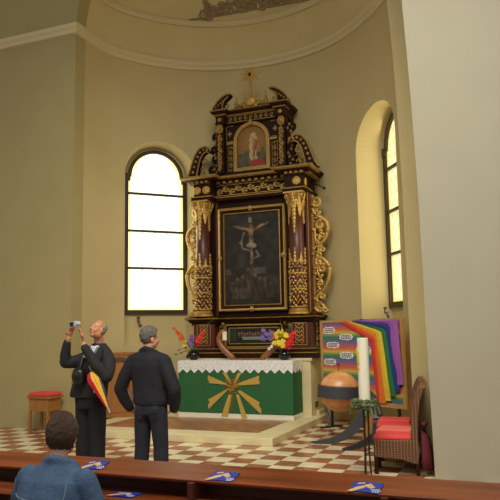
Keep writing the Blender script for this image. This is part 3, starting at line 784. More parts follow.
for sx in (-1, 1):
    o = [(.86, 6.32), (.82, 6.42), (.74, 6.52), (.64, 6.60), (.53, 6.655), (.43, 6.66)]
    i_ = [(.47, 6.60), (.55, 6.55), (.60, 6.47), (.61, 6.40), (.60, 6.32)]
    hn = MB().xz([(PXC+sx*a, b) for a, b in o+i_], 12.26, 12.42).build('pediment_horn', M['wood_dark'], ret)
    d = MB(); tube_xz(d, [(sx*a, b) for a, b in o], 12.255, .016); tube_xz(d, [(sx*a, b) for a, b in i_], 12.255, .014)
    for k in range(6): t = k/5; d.ell(P_(sx*(.76-.27*t), 12.25, 6.40+.22*t-.03*t*t), (.022, .016, .024), 6, 5)
    scroll(d, sx*.54, 6.42, 12.32, .06, 90, 1.3*sx, .018)
    d.build('horn_gilding', M['gold_dark'], hn)
    MB().lathe([(.045, 6.35), (.045, 6.38), (.025, 6.39), (.05, 6.43), (.04, 6.47), (.018, 6.485), (.026, 6.50), (.012, 6.53), (.004, 6.64)], P_(sx*.33, 12.36, 0), 12).build('finial', M['gold_dark'], ret, smooth=True)
    MB().ell(P_(sx*.16, 12.38, 6.42), (.07, .05, .06), 10, 6).ell(P_(sx*.24, 12.38, 6.40), (.06, .05, .045), 10, 6).build('crest_scroll', M['gold_dark'], ret)
g = MB().ell(P_(0, 12.33, 6.45), (.13, .06, .11), 14, 10)
for sx in (-1, 1): scroll(g, sx*.10, 6.55, 12.33, .05, 90, -1.3*sx, .02); scroll(g, sx*.11, 6.37, 12.33, .04, -90, 1.3*sx, .018)
g.build('cartouche', M['gold'], ret)
MB().tube([P_(0, 12.36, 6.5), P_(0, 12.36, 6.95)], .026, 8).build('star_pole', M['gold_dark'], ret)
g = MB().ell(P_(0, 12.35, 7.03), (.065, .035, .065), 14, 8)
for i in range(18):
    a = 2*PI*i/18 + .1; L = .25 if i % 2 == 0 else .17
    g.tube([P_(.05*math.cos(a), 12.35, 7.03+.05*math.sin(a)), P_(L*math.cos(a), 12.35, 7.03+L*math.sin(a))], [.018, .008], 5)
st = g.build('ray_star', M['gold'], ret)
MB().ell(P_(0, 12.315, 7.03), (.035, .02, .035), 10, 6).build('star_center', M['wood_dark'], st)
# small lamp on an arm at the flank of the cornice
la = MB().tube([P_(1.20, 12.42, 4.62), P_(1.36, 12.40, 4.56), P_(1.47, 12.40, 4.50)], .012, 6).ell(P_(1.50, 12.40, 4.48), (.035, .03, .03), 8, 6)
tag(la.build('lamp_arm', M['black'], loc=P_(1.2, 12.42, 4.62)), 'thin black lamp arm sticking out right of the retable below its cornice', 'lamp')

# ------------------------------------------------------------------ altar table and its cloths
TX0, TX1, TY0, TY1, TZ = -6.15, -3.87, 11.45, 11.97, 1.165
tb = empty('altar_table', (-5.01, 11.7, .118), 'altar table draped in green and lace, its white plinth showing at the floor', 'altar table')
MB().bx(TX0-.02, TX1+.02, TY0-.02, TY1, .118, .20).build('plinth', M['stone_white'], tb, bevel=.006)
MB().bx(TX0+.03, TX1-.03, TY0+.03, TY1-.01, .20, 1.10).build('table_body', M['stone'], tb)
MB().bx(TX0, TX1, TY0, TY1+.01, 1.10, TZ-.012).build('table_top', M['stone_white'], tb, bevel=.006)
def cloth_skirt(z0, z1, off, zig=None, wob=.004):
    """cloth hanging down over the front and both ends"""
    pts = []
    x0, x1, y0, y1 = TX0-off, TX1+off, TY0-off, TY1
    def side(a, b, n): return [(a[0]+(b[0]-a[0])*i/n, a[1]+(b[1]-a[1])*i/n) for i in range(n)]
    pts = side((x0, y1), (x0, y0), 24) + side((x0, y0), (x1, y0), 128) + side((x1, y0), (x1, y1), 24) + [(x1, y1)]
    m = MB(); n = len(pts); rows = 6
    L = 0; acc = [0]
    for a, b in zip(pts, pts[1:]): acc.append(acc[-1] + math.hypot(a[0]-b[0], a[1]-b[1]))
    for rI in range(rows+1):
        t = rI/rows
        for i, (x, y) in enumerate(pts):
            zb = z0 if zig is None else z0 + zig(acc[i])
            w = wob*math.sin(acc[i]*23)*(1-t)
            nx = -1 if (x == x0 and i < 24) else (1 if i > 24+128 else 0); ny = -1 if 24 <= i <= 152 else 0
            m.v.append((x + nx*w, y + ny*w, zb + (z1-zb)*t))
    m.f = [(r_*n+i, r_*n+i+1, (r_+1)*n+i+1, (r_+1)*n+i) for r_ in range(rows) for i in range(n-1)]
    return m
gc = cloth_skirt(.215, 1.10, .012).build('altar_frontal', M['green'], None, loc=(-5.01, 11.45, .215), solid=.008)
tag(gc, 'green cloth frontal hanging on the altar table, with an ochre ray emblem', 'altar cloth')
# emblem of eight ochre rays around a gold sheaf
EX, EZ, EY = -5.03, .70, TY0-.030
def E_(u_, v_, y=EY): return (EX + .00324*(u_-240), y, EZ - .00296*(v_-130))
def sh(poly): return [E_(*q)[::2] for q in poly]
for poly in ([(205, 122), (90, 112), (94, 98), (84, 92), (86, 64), (200, 112)], [(278, 124), (405, 115), (410, 102), (402, 95), (406, 62), (276, 110)],
             [(222, 112), (178, 46), (202, 46), (236, 112)], [(244, 112), (276, 46), (298, 46), (260, 112)],
             [(212, 152), (88, 274), (84, 244), (96, 236), (86, 214), (205, 148)], [(284, 152), (405, 225), (400, 244), (414, 262), (414, 298), (272, 162)],
             [(216, 180), (236, 182), (208, 316), (168, 314)], [(262, 180), (278, 178), (328, 320), (296, 320)]):
    MB().xz(sh(poly), EY-.004, EY+.010).build('ray', M['ray'], gc)
g = MB()
for i in range(46):
    a = rnd.random()*2*PI; rr = 36*math.sqrt(rnd.random())
    x, y, z = E_(240+rr*1.15*math.cos(a), 138+rr*math.sin(a), EY-.006)
    g.ell((x, y, z), (.010+.014*rnd.random(), .007, .010+.014*rnd.random()), 6, 4, Matrix.Rotation(rnd.random()*3, 3, 'Y'))
for i in range(4):
    a = E_(231+i*6, 160, EY-.004); b = E_(214+i*9, 285+7*(i % 2), EY-.004); g.tube([a, b], .0032, 5)
for i in range(9):
    a = E_(212+i*7, 130, EY-.004); b = E_(196+i*11, 92-8*math.sin(i/8*PI), EY-.004); g.tube([a, b], [.006, .010], 5)
g.build('wheat_sheaf', M['wheat'], gc)
# lace cloth
def zig(s): q = (s/.163) % 1; return -.075*(1-abs(2*q-1))
lc = cloth_skirt(1.01, TZ, .022, zig, .006)
o_ = len(lc.v)
lc.add([(TX0-.022, TY0-.022, TZ), (TX1+.022, TY0-.022, TZ), (TX1+.022, TY1, TZ), (TX0-.022, TY1, TZ)], [(0, 1, 2, 3)])
lo = lc.build('lace_cloth', M['lace'], None, loc=(-5.01, 11.7, TZ), solid=.006)
tag(lo, 'white lace cloth with zigzag hem lying over the altar table', 'tablecloth')
TT = TZ + .004
# lyre-shaped bent wood piece
ly = empty('wooden_sculpture', (-4.85, 11.78, TT), 'two curved brown wooden horns forming an open lyre standing on the altar', 'sculpture')
def arc(p0, p1, p2, p3, n=12):
    return [tuple(((1-t)**3)*a+3*t*(1-t)**2*b+3*t*t*(1-t)*c+t**3*d for a, b, c, d in zip(p0, p1, p2, p3)) for t in [i/n for i in range(n+1)]]
MB().tube(arc((-5.15, 11.78, 1.19), (-5.32, 11.78, 1.32), (-5.66, 11.78, 1.56), (-5.33, 11.78, 1.745)), [.05, .055, .058, .06, .06, .06, .058, .056, .052, .048, .042, .034, .02], 8, flat=.7, up=(0, 1, 0)).build('horn', M['horn'], ly, smooth=True)
MB().tube(arc((-4.58, 11.78, 1.19), (-4.40, 11.78, 1.32), (-4.06, 11.78, 1.56), (-4.42, 11.78, 1.72)), [.05, .055, .058, .06, .06, .06, .058, .056, .052, .048, .042, .034, .02], 8, flat=.7, up=(0, 1, 0)).build('horn', M['horn'], ly, smooth=True)
MB().bx(-5.20, -4.52, 11.73, 11.83, TT, TT+.03).build('base_bar', M['horn'], ly, bevel=.008)
cd = MB().lathe([(.0, 1.545), (.045, 1.545), (.045, 1.70), (.03, 1.708), (.004, 1.71)], (-5.31, 11.72, 0), 14)
cdo = cd.build('candle', M['wax'], None, loc=(-5.31, 11.72, 1.545), smooth=False)
MB().tube([(-5.31, 11.72, 1.71), (-5.31, 11.72, 1.725)], .003, 5).build('wick', M['black'], cdo)
MB().lathe([(.0, 1.525), (.05, 1.53), (.052, 1.545), (.0, 1.546)], (-5.31, 11.72, 0), 12).tube([(-5.31, 11.72, 1.535), (-5.40, 11.76, 1.53)], .012, 6).build('candle_cup', M['horn'], ly)
tag(cdo, 'short white candle held by the left wooden horn on the altar', 'candle')

# vases and flowers
def vase(x, y, label):
    o = MB().lathe([(.05, 0), (.085, .02), (.115, .07), (.118, .11), (.09, .16), (.045, .185), (.05, .20), (.04, .20), (.035, .17), (.0, .16)], (x, y, TT), 20).build('flower_vase', M['black_gloss'], None, loc=(x, y, TT), smooth=True)
    return tag(o, label, 'vase', 'black vases on the altar')
vase(-5.98, 11.72, 'round black glazed vase at the left end of the altar')
vase(-4.10, 11.72, 'round black glazed vase at the right end of the altar')
def curve3(p0, p1, bend, n=8):
    p0, p1 = Vector(p0), Vector(p1); mid = (p0+p1)/2 + Vector(bend)
    return [(1-t)**2*p0 + 2*t*(1-t)*mid + t*t*p1 for t in [i/n for i in range(n+1)]]
def petals(m, c, r_, n=6, d=None):
    c = Vector(c); d = Vector(d or (rnd.uniform(-1, 1), -1, rnd.uniform(-.4, 1))).normalized()
    a = d.orthogonal().normalized(); b = d.cross(a)
    for i in range(n):
        t = 2*PI*i/n + rnd.random()*.4; q = a*math.cos(t) + b*math.sin(t)
        mm = Matrix((q, d.cross(q), d)).transposed()
        m.ell(c + q*r_*.55 + d*r_*.15, (r_*.55, r_*.42, r_*.16), 6, 4, mm)
    m.ell(c + d*r_*.1, (r_*.25,)*3, 6, 4)
def flower(name, base, tip, bend, mt, label, cat='flower', kind='spike', n=9, r_=.05, start=.4, group=None, leaves=2):
    pts = curve3(base, tip, bend, 10)
    o = empty(name, base, label, cat, group)
    st = MB().tube(pts, .006, 5)
    for k in range(leaves):
        i = 2+k*2; p = pts[i]; dx = (-1)**k*.06
        st.tube([p, p+Vector((dx*.6, -.01, .08)), p+Vector((dx*1.3, -.015, .14))], [.004, .014, .002], 5, flat=.3)
    st.build('stem', M['stem'], o)
    pm = MB()
    if kind == 'spike':
        for i in range(n):
            t = start + (1-start)*i/(n-1); j = min(int(t*10), 9); fr_ = t*10-j
            p = pts[j].lerp(pts[j+1], fr_); s = r_*(1.1-.6*i/(n-1))
            petals(pm, p + Vector((rnd.uniform(-.4, .4)*s, -.02, rnd.uniform(-.2, .2)*s)), s, 5)
    elif kind == 'cluster':
        for i in range(n):
            a = rnd.random()*2*PI; q = math.sqrt(rnd.random())*r_*1.7
            petals(pm, Vector(tip) + Vector((q*math.cos(a), rnd.uniform(-.05, .03), q*math.sin(a)*1.1)), r_*.62, 6)
    pm.build('petals', mt, o)
VL = (-5.98, 11.72, TT+.17); VR = (-4.10, 11.72, TT+.17)
def off(v, dx, dy=0): return (v[0]+dx, v[1]+dy, v[2])
flower('gladiolus', off(VL, -.02), (-6.38, 11.66, 1.80), (-.02, 0, .06), M['f_orange'], 'orange gladiolus leaning far left out of the left altar vase', r_=.055, n=9, start=.5)
flower('larkspur', off(VL, .0, -.01), (-5.98, 11.66, 1.66), (-.03, 0, 0), M['f_purple'], 'purple flower spike upright in the left altar vase', r_=.06, n=8, start=.45)
flower('gladiolus', off(VL, .02), (-5.70, 11.64, 1.72), (0, 0, .02), M['f_red'], 'red gladiolus in the left altar vase, right of the purple spike', r_=.07, n=8, start=.45)
flower('bellflower', off(VL, -.01, .02), (-6.03, 11.72, 1.60), (0, 0, 0), M['f_pink'], 'small pink flower low among the stems of the left altar vase', kind='cluster', n=4, r_=.05)
flower('carnation', off(VL, .01, -.02), (-6.10, 11.64, 1.50), (0, 0, 0), M['f_yellow'], 'greenish yellow bloom low in the left altar vase', kind='cluster', n=4, r_=.045)
m = MB().tube([off(VL, .02), (-5.88, 11.74, 1.65), (-5.70, 11.76, 1.86), (-5.55, 11.76, 1.96)], [.006, .006, .005, .002], 5)
tag(m.build('twig', M['stem'], None, loc=VL), 'long thin green twig rising to the right from the left altar vase', 'twig')
m = MB()
for a in ((-6.28, 1.36), (-6.22, 1.31), (-6.13, 1.40), (-6.34, 1.28)):
    m.tube([VL, ((VL[0]+a[0])/2, 11.68, a[1]+.06), (a[0], 11.66, a[1])], .005, 4); m.ell((a[0], 11.66, a[1]), (.025, .012, .018), 6, 4)
tag(m.build('berry_twig', M['twig'], None, loc=VL), 'brown drooping twig with small leaves at the left of the left vase', 'twig')
flower('carnation', off(VR, .0, -.02), (-4.13, 11.64, 1.57), (0, 0, 0), M['f_yellow'], 'bunch of yellow blooms in the middle of the right altar vase', kind='cluster', n=13, r_=.085)
flower('gladiolus', off(VR, .03), (-3.88, 11.64, 1.66), (0, 0, 0), M['f_red'], 'large red gladiolus at the right of the right altar vase', r_=.085, n=9, start=.35)
flower('bellflower', off(VR, -.03), (-4.42, 11.66, 1.60), (.0, 0, .06), M['f_purple'], 'purple blooms at the left of the right vase, over the wooden horn', kind='cluster', n=11, r_=.075)
flower('gladiolus', off(VR, -.02), (-4.33, 11.68, 1.66), (.0, 0, .05), M['f_orange'], 'small orange flower behind the purple blooms of the right altar vase', r_=.05, n=5, start=.7)
flower('daisy', off(VR, -.03, -.02), (-4.38, 11.60, 1.44), (.0, 0, .03), M['f_white'], 'white flower below the purple blooms of the right altar vase', kind='cluster', n=4, r_=.045)
m = MB().tube([off(VR, -.01), (-4.16, 11.74, 1.65), (-4.17, 11.76, 1.92)], [.006, .005, .002], 5).ell((-4.0, 11.76, 1.80), (.025, .02, .04), 6, 5).tube([off(VR, .01), (-4.03, 11.74, 1.6), (-4.0, 11.76, 1.78)], .004, 5)
tag(m.build('twig', M['stem'], None, loc=VR), 'thin green twig with a bud standing up in the right altar vase', 'twig')

# ------------------------------------------------------------------ rainbow board
BA = Vector((-3.39, 11.70, 0)); BB = Vector((-1.71, 10.50, 0)); BL = (BB-BA).length; bd = (BB-BA)/BL; bn = Vector((-bd.y, bd.x, 0))  # bn points away from the nave
BZ0, BZ1 = .47, 1.875
def Q(s, z, d=0): p = BA + bd*(s*BL) - bn*d; return (p.x, p.y, z)
def slab(m, s0, s1, z0, z1, d0, d1):
    return m.rings([[Q(s0, z0, d), Q(s1, z0, d), Q(s1, z1, d), Q(s0, z1, d)] for d in (d0, d1)])
bo = empty('display_board', Q(.5, 0), 'pale wood display board with rainbow stripes standing right of the retable', 'display board')
fr = MB(); slab(fr, 0, 1, BZ0, BZ1, -.03, -.005); slab(fr, 0, .028, BZ0, BZ1, -.005, .012); slab(fr, .972, 1, BZ0, BZ1, -.005, .012); slab(fr, .028, .972, BZ1-.045, BZ1, -.005, .012); slab(fr, .028, .972, BZ0, BZ0+.07, -.005, .012)
fr.build('board_frame', M['board'], bo)
pg = grid(40, 170, lambda s, t: Q(.028+.944*s, BZ0+.07+(BZ1-.115-BZ0)*t, .002)).build('rainbow_print', M['paper'], bo)
ST = [(94, 108, 150), (120, 100, 150), (200, 84, 100), (220, 92, 66), (226, 130, 54), (218, 184, 66), (140, 158, 70), (72, 128, 84), (66, 112, 140)]
def f_rb(p):
    z = p.z + world_loc(bo).z; t = (BZ1-.045-z)/.325 % 1 * len(ST); i = int(t) % len(ST)
    q = mix(ST[i], ST[(i+1) % len(ST)], sstep(t-int(t))); g_ = sum(q)/3; return mix(q, (g_, g_, g_), .18)
paint(pg, f_rb)
for s in (.10, .90):
    m = MB()
    slab(m, s-.012, s+.012, 0.02, BZ0+.1, -.055, -.03)
    m.tube([Q(s, .015, -.25), Q(s, .015, .22)], .014, 6)
    m.build('stand_leg', M['black'], bo)
m = MB().tube([Q(.10, .03, -.04), Q(.90, .03, -.04)], .012, 6); m.build('stand_rail', M['black'], bo)
MB().tube([Q(.0, .46, -.02), Q(.07, .26, .02), Q(.13, .03, .06)], .022, 6).build('strut', M['black'], bo)
# coloured cloth strips, gathered at the top left and falling down at the right
cols = [('red', srgb(226, 48, 44)), ('orange', srgb(238, 122, 42)), ('yellow', srgb(236, 200, 52)), ('green', srgb(40, 124, 66)), ('blue', srgb(44, 58, 142)), ('violet', srgb(164, 96, 178))]
def bq(x, y): return ((x-50)/425.0, 1.875 - (y - (57 - (x-50)*.053) - 0)/420*1.40)       # board coordinates
tops = [((172, 62), (206, 60)), ((206, 60), (226, 56)), ((222, 60), (236, 54)), ((232, 58), (252, 50)), ((240, 56), (290, 44)), ((240, 54), (440, 42))]
bend = [((326, 150), (346, 142)), ((346, 142), (362, 118)), ((358, 116), (384, 100)), ((384, 100), (404, 90)), ((404, 90), (434, 70)), ((420, 62), (462, 44))]
bots = [((346, 450), (362, 450)), ((360, 446), (392, 440)), ((390, 430), (414, 426)), ((414, 404), (438, 402)), ((436, 380), (458, 378)), ((450, 348), (476, 342))]
for k, (nm, cc) in enumerate(cols):
    m = MB(); n = 22; M['strip'+nm] = mat('cloth_'+nm, cc, .85, noise=.12, scale=12)
    L = []; 
    for t in [i/n for i in range(n+1)]:
        row = []
        for e in (0, .5, 1):
            a = [mix(tops[k][0], tops[k][1], e), mix(bend[k][0], bend[k][1], e), mix(bots[k][0], bots[k][1], e)]
            if t < .4: p = mix(a[0], a[1], t/.4)
            else: p = mix(a[1], a[2], (t-.4)/.6)
            s, z = bq(*p); row.append(Q(s, z, .022 + .006*k + .012*math.sin(t*PI)*(e == .5) + .004*math.sin(t*13+k)))
        L += row
    m.v = [tuple(p) for p in L]; m.f = [(i*3+j, i*3+j+1, (i+1)*3+j+1, (i+1)*3+j) for i in range(n) for j in range(2)]
    o = m.build('cloth_strip', M['strip'+nm], None, loc=Q(.6, 1.2), solid=.004)
    tag(o, nm + ' cloth strip draped down the right half of the rainbow board', 'cloth strip', 'cloth strips on the rainbow board')
# small cloud-shaped note cards
where = ['topmost at the left of the board, beside the frame', 'in the second row, nearest the gathered cloth strips', 'third down, at the left in the middle of the board', 'just left of the tall candle, above the wooden globe', 'lowest at the left, beside the globe', 'right of the tall candle, close to the red strip']
for k, (x, y, w, h) in enumerate(((103, 108, 64, 36), (196, 138, 70, 32), (122, 184, 68, 32), (196, 232, 70, 34), (102, 274, 66, 34), (300, 200, 44, 38))):
    s, z = bq(x, y); W = w/425*.5; H = h/420*1.4*.5
    pts = []
    for i in range(40):
        a = 2*PI*i/40; q = 1 + .09*math.cos(9*a)
        ca, sa = math.cos(a), math.sin(a); e = .6
        pts.append((s + W*q*math.copysign(abs(ca)**e, ca), z + H*q*math.copysign(abs(sa)**e, sa)))
    m = MB().rings([[Q(a, b, d) for a, b in pts] for d in (.006, .010)])
    o = m.build('note_card', M['card'], None, loc=Q(s, z, .006))
    tag(o, 'white cloud-shaped note ' + where[k], 'note', 'notes on the rainbow board')
    m = MB()
    for ln in range(3):
        zz = z + H*.5 - ln*H*.5; a = -W*.75; 
        while a < W*.7:
            b = a + W*rnd.uniform(.12, .34); slab(m, s+a, s+min(b, W*.78), zz-.010, zz+.010, .010, .0112); a = b + W*.07
    m.build('writing', M['ink'], o)

# ------------------------------------------------------------------ wooden globe on a steel stand
GX, GY, GZ, GR = -2.63, 10.0, .775, .305
gl = empty('globe_sculpture', (-2.4, 10.0, 0), 'polished wooden globe with dark steel band on a curved steel stand', 'sculpture')
go = MB().ell((GX, GY, GZ), (GR, GR, GR), 40, 24).build('globe', M['globe'], gl, smooth=True)
tm = Matrix.Rotation(R(3), 3, 'Y')
def band(r0, z0, z1, th, n=56):
    m = MB(); C = Vector((GX, GY, GZ))
    return m.rings([[C + tm @ Vector((rr*math.cos(2*PI*i/n), rr*math.sin(2*PI*i/n), zz)) for rr, zz in ((r0, z0), (r0+th, z0), (r0+th, z1), (r0, z1))] for i in range(n)], close=True)
band(.300, -.085, .085, .028).build('steel_band', M['steel'], gl)
band(.305, .088, .098, .003).build('joint_line', M['oak_dark'], go)
MB().tube([(GX, GY, GZ+GR-.01), (GX, GY, GZ+GR+.13)], .006, 6).box((GX, GY, GZ+GR+.09), (.06, .008, .012)).build('spike', M['black'], gl)
HX, HY = -2.12, 9.95
def blade(pts, hs, w, name):      # upright steel blade: pts centre line, hs heights across, w thickness
    m = MB(); rs = []
    k = len(pts)
    for i, p in enumerate(pts):
        p = Vector(p); t = (Vector(pts[min(i+1, k-1)]) - Vector(pts[max(i-1, 0)])).normalized(); up = Vector((0, 0, 1)); a = (up - t*t.dot(up))
        a = a.normalized() if a.length > .05 else Vector((1, 0, 0)); b = t.cross(a).normalized()
        rs.append([p + a*hs[i]/2 + b*w/2, p + a*hs[i]/2 - b*w/2, p - a*hs[i]/2 - b*w/2, p - a*hs[i]/2 + b*w/2])
    return m.rings(rs).build(name, M['steel'], gl)
blade(arc((-3.06, 9.88, .022), (-2.6, 9.9, .03), (-2.36, 9.95, .16), (-2.22, 9.96, .62), 14), [.03, .04, .055, .07, .085, .10, .115, .13, .14, .15, .15, .14, .12, .10, .08], .03, 'leg')
blade(arc((-2.46, 9.42, .022), (-2.34, 9.55, .03), (-2.22, 9.8, .05), (-2.14, 9.95, .12), 10), [.03, .04, .05, .06, .07, .08, .09, .10, .11, .12, .12], .03, 'leg')
blade(arc((GX+.30, GY, GZ-.02), (-2.10, 9.98, .80), (-1.98, 9.97, .50), (-2.10, 9.95, .06), 14), [.15]*4+[.14]*11, .04, 'arm')
m = MB().rings([[(x, y, z) for x, z in ((-2.33, .012), (-2.06, .012), (-2.14, .42), (-2.22, .46))] for y in (10.02, 10.06)]); m.build('wood_wedge', M['oak'], gl)

# ------------------------------------------------------------------ tall candle with wreath
KX, KY = -1.762, 7.85
ks = empty('candle_stand', (KX, KY, 0), 'thin black three-rod iron candle stand before the wicker chairs', 'candle stand')
MB().lathe([(.10, .815), (.12, .82), (.125, .845), (.115, .85), (.0, .848)], (KX, KY, 0), 18).build('dish', M['black'], ks)
for i in range(3):
    a = 2*PI*i/3 + .3; MB().tube([(KX+.035*math.cos(a), KY+.035*math.sin(a), .82), (KX+.03*math.cos(a), KY+.03*math.sin(a), .3), (KX+.045*math.cos(a), KY+.045*math.sin(a), .012)], .011, 6).build('rod', M['black'], ks)
MB().lathe([(.07, 0), (.07, .012), (.02, .016)], (KX, KY, 0), 16).build('foot', M['black'], ks)
kc = MB().lathe([(.0, .85), (.068, .852), (.066, 1.595), (.06, 1.603), (.012, 1.597), (0, 1.597)], (KX, KY, 0), 24).build('tall_candle', M['wax'], None, loc=(KX, KY, .85), smooth=False)
tag(kc, 'tall thick white church candle standing in a green wreath', 'candle')
MB().tube([(KX, KY, 1.595), (KX+.004, KY, 1.615)], .003, 5).build('wick', M['black'], kc)
m = MB()
pts = [(200+25*math.sin(i/10*PI), 1.49-.03*i) for i in range(11)]
m.tube([(KX+.069*math.cos(R(a)), KY+.069*math.sin(R(a)), z) for a, z in pts], [.006, .012, .014, .016, .018, .018, .016, .014, .012, .010, .006], 6)
for a, z in pts[2:9:2]: m.ell((KX+.069*math.cos(R(a+8)), KY+.069*math.sin(R(a+8)), z), (.014, .014, .02), 6, 5)
m.build('wax_ornament', M['wax_gold'], kc)
m = MB()
for i in range(330):
    a = rnd.random()*2*PI; b = rnd.random()*2*PI; rr = .115+.055*math.cos(b)*rnd.random()**.5; 
    c = Vector((KX + rr*math.cos(a), KY + rr*math.sin(a), .832 + .055*math.sin(b)))
    mm = Matrix.Rotation(rnd.random()*6.28, 3, 'Z') @ Matrix.Rotation(rnd.random()*3.14, 3, 'X')
    m.ell(c, (.030, .014, .004), 6, 3, mm)
m.tube([(KX+.115*math.cos(2*PI*i/20), KY+.115*math.sin(2*PI*i/20), .832) for i in range(21)], .028, 8)
for i in range(7):
    a = -PI/2 + rnd.uniform(-1.6, 1.6); m.tube([(KX+.15*math.cos(a), KY+.15*math.sin(a), .80), (KX+.18*math.cos(a), KY+.18*math.sin(a), .72)], .010, 4)
tag(m.build('wreath', M['leaf'], None, loc=(KX, KY, .85)), 'green leaf wreath around the foot of the tall white candle', 'wreath')

# ------------------------------------------------------------------ wicker chairs (built facing -x, origin under the seat)
def chair_parts(root):
    m = MB(); m.rings([[(-.26, y, .43), (.24, y, .43), (.26, y, .30), (.23, y, .13 if abs(y) > .1 else .13), (.06, y, .19), (-.24, y, .215)] for y in (-.21, .21)])
    m.build('seat', M['wicker'], root, local=True, bevel=.012)
    bk = MB(); prof = [(.20, .42), (.205, .60), (.22, .78), (.245, .94), (.285, 1.06), (.315, 1.105)]
    bk.rings([[(x-.035, -.205, z), (x+.04, -.205, z-.005), (x+.04, .205, z-.005), (x-.035, .205, z)] for x, z in prof])
    bk.build('backrest', M['wicker'], root, local=True, bevel=.012)
    for x in (-.225, .225):
        for y in (-.185, .185):
            MB().bx(x-.022, x+.022, y-.022, y+.022, 0, .25).build('leg', M['wood_dark'], root, local=True, bevel=.004)
CXc = -1.46
chairs = []
names = ['nearest the pew, with a crimson bow at its back', 'second from the pew, hidden behind the nearest', 'third from the pew, just before the farthest', 'farthest from the pew, next to the rainbow board']
base = empty('wicker_chair', (CXc, 8.275, 0), 'brown wicker chair ' + names[0], 'chair', 'wicker chairs in a row', rz=R(6)); chair_parts(base); base.scale = (1.06, 1, .925); base.location.x -= .02; chairs.append(base)
for k in range(1, 4):
    c = copy_tree(base); c.location = (CXc-.08*k, 8.275 + .452*k, 0); c['label'] = 'brown wicker chair ' + names[k]; chairs.append(c)
def cushion(x, y, label, mt, rz=0):
    m = MB().rings([[(sx*.235*q, -.20*q, z), (sx*.235*q+.47*q*0, .20*q, z), (.235*q, .20*q, z), (.235*q, -.20*q, z)] if False else [(-.25*q, -.19*q, z), (.19*q, -.19*q, z), (.19*q, .19*q, z), (-.25*q, .19*q, z)] for q, z in ((.97, 0), (.99, .008), (.99, .034), (.94, .048))])
    o = m.build('seat_cushion', mt, None, local=True, bevel=.008, smooth=False); o.location = (x-.035, y, .400); o.rotation_euler = (0, 0, rz)
    return tag(o, label, 'cushion', 'red cushions')
sx = 1
for k, nm in enumerate(('red seat cushion on the chair nearest the pew', 'paler red seat cushion on the second chair from the pew', 'red seat cushion on the third chair from the pew', 'red seat cushion on the chair beside the rainbow board')):
    cushion(CXc-.08*k+(0, .03, .0, .02)[k], 8.275+.452*k, nm, (M['cushion'], M['cushion_pale'], M['cushion_deep'], M['cushion'])[k], R((6, 1, 11, 5)[k]))
# crimson bow tied behind the nearest chair
bw = MB(); X = CXc + .30
for sgn in (-1, 1):
    bw.tube(arc((X+.0, 8.20, .54), (X+.02, 8.20+.05*sgn, .64), (X+.06, 8.18+.14*sgn, .60), (X+.02, 8.19, .52)), [.015, .025, .032, .036, .04, .04, .04, .04, .036, .032, .028, .02, .015], 7, flat=.4)
    bw.tube([(X+.0, 8.19, .53), (X+.035, 8.17+.05*sgn, .40), (X+.05, 8.16+.075*sgn, .22), (X+.06, 8.15+.09*sgn, .07)], [.02, .05, .062, .07], 8, flat=.25)
bw.ell((X+.005, 8.19, .53), (.025, .035, .035), 8, 6)
tag(bw.build('bow', M['bow'], None, loc=(X, 8.2, .6), smooth=True), 'crimson cloth bow hanging behind the backrest of the nearest wicker chair', 'bow')
# small table at the far left
sd = empty('side_table', (-7.92, 9.72, 0), 'small brown wooden side table at the far left behind the photographer', 'side table')
MB().bx(-8.17, -7.67, 9.52, 9.92, .60, .635).build('table_top', M['oak'], sd, bevel=.005)
MB().bx(-8.13, -7.71, 9.55, 9.89, .38, .60).build('box', M['oak'], sd, bevel=.004)
for x in (-8.11, -7.73):
    for y in (9.57, 9.87): MB().bx(x-.02, x+.02, y-.02, y+.02, 0, .38).build('leg', M['oak'], sd)
o = MB().rings([[(-7.92+.225*q*a, 9.72+.18*q*b, z) for a, b in ((-1, -1), (1, -1), (1, 1), (-1, 1))] for q, z in ((.97, .637), (1, .65), (1, .68), (.94, .70))]).build('seat_cushion', M['cushion'], None, loc=(-7.92, 9.72, .637), bevel=.008)
tag(o, 'red cushion lying on the small side table at the far left', 'cushion', 'red cushions')

# ------------------------------------------------------------------ oak cupboard with an arched front, left wall
cb = empty('oak_cupboard', (-7.22, 11.02, .118), 'low oak cupboard with a dark arched band, behind the two men', 'cupboard')
th = R(-62)
def CB(a, n, z): p = WP(0, 0, 0, 0); return Vector((-7.22 + a*math.cos(R(28)) , 11.02 + a*math.sin(R(28)), z)) + Vector((-math.sin(R(28)), math.cos(R(28)), 0))*n
def cbox(m, a0, a1, n0, n1, z0, z1): return m.rings([[CB(a0, n, z0), CB(a1, n, z0), CB(a1, n, z1), CB(a0, n, z1)] for n in (n0, n1)])
m = MB(); cbox(m, -.36, .36, 0, .20, .118, 1.30); m.build('body', M['oak'], cb)
m = MB(); cbox(m, -.38, .38, -.02, .21, 1.30, 1.345); cbox(m, -.37, .37, -.012, .205, .118, .18); m.build('top_board', M['oak'], cb)
A = arch(.33, .20, .92, n=18); B = arch(.25, .20, .92, n=18)
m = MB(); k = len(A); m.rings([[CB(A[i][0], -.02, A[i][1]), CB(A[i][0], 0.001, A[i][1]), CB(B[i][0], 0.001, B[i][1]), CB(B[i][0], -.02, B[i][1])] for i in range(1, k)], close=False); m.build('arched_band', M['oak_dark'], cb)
m = MB().prism(arch(.24, .22, .92, n=18), (-.012, .001), lambda a, b, t: CB(a, t, b)); d = m.build('door', M['oak'], cb)
MB().ell(CB(.19, -.03, .72), (.018, .018, .018), 8, 6).build('knob', M['gold_dark'], d)

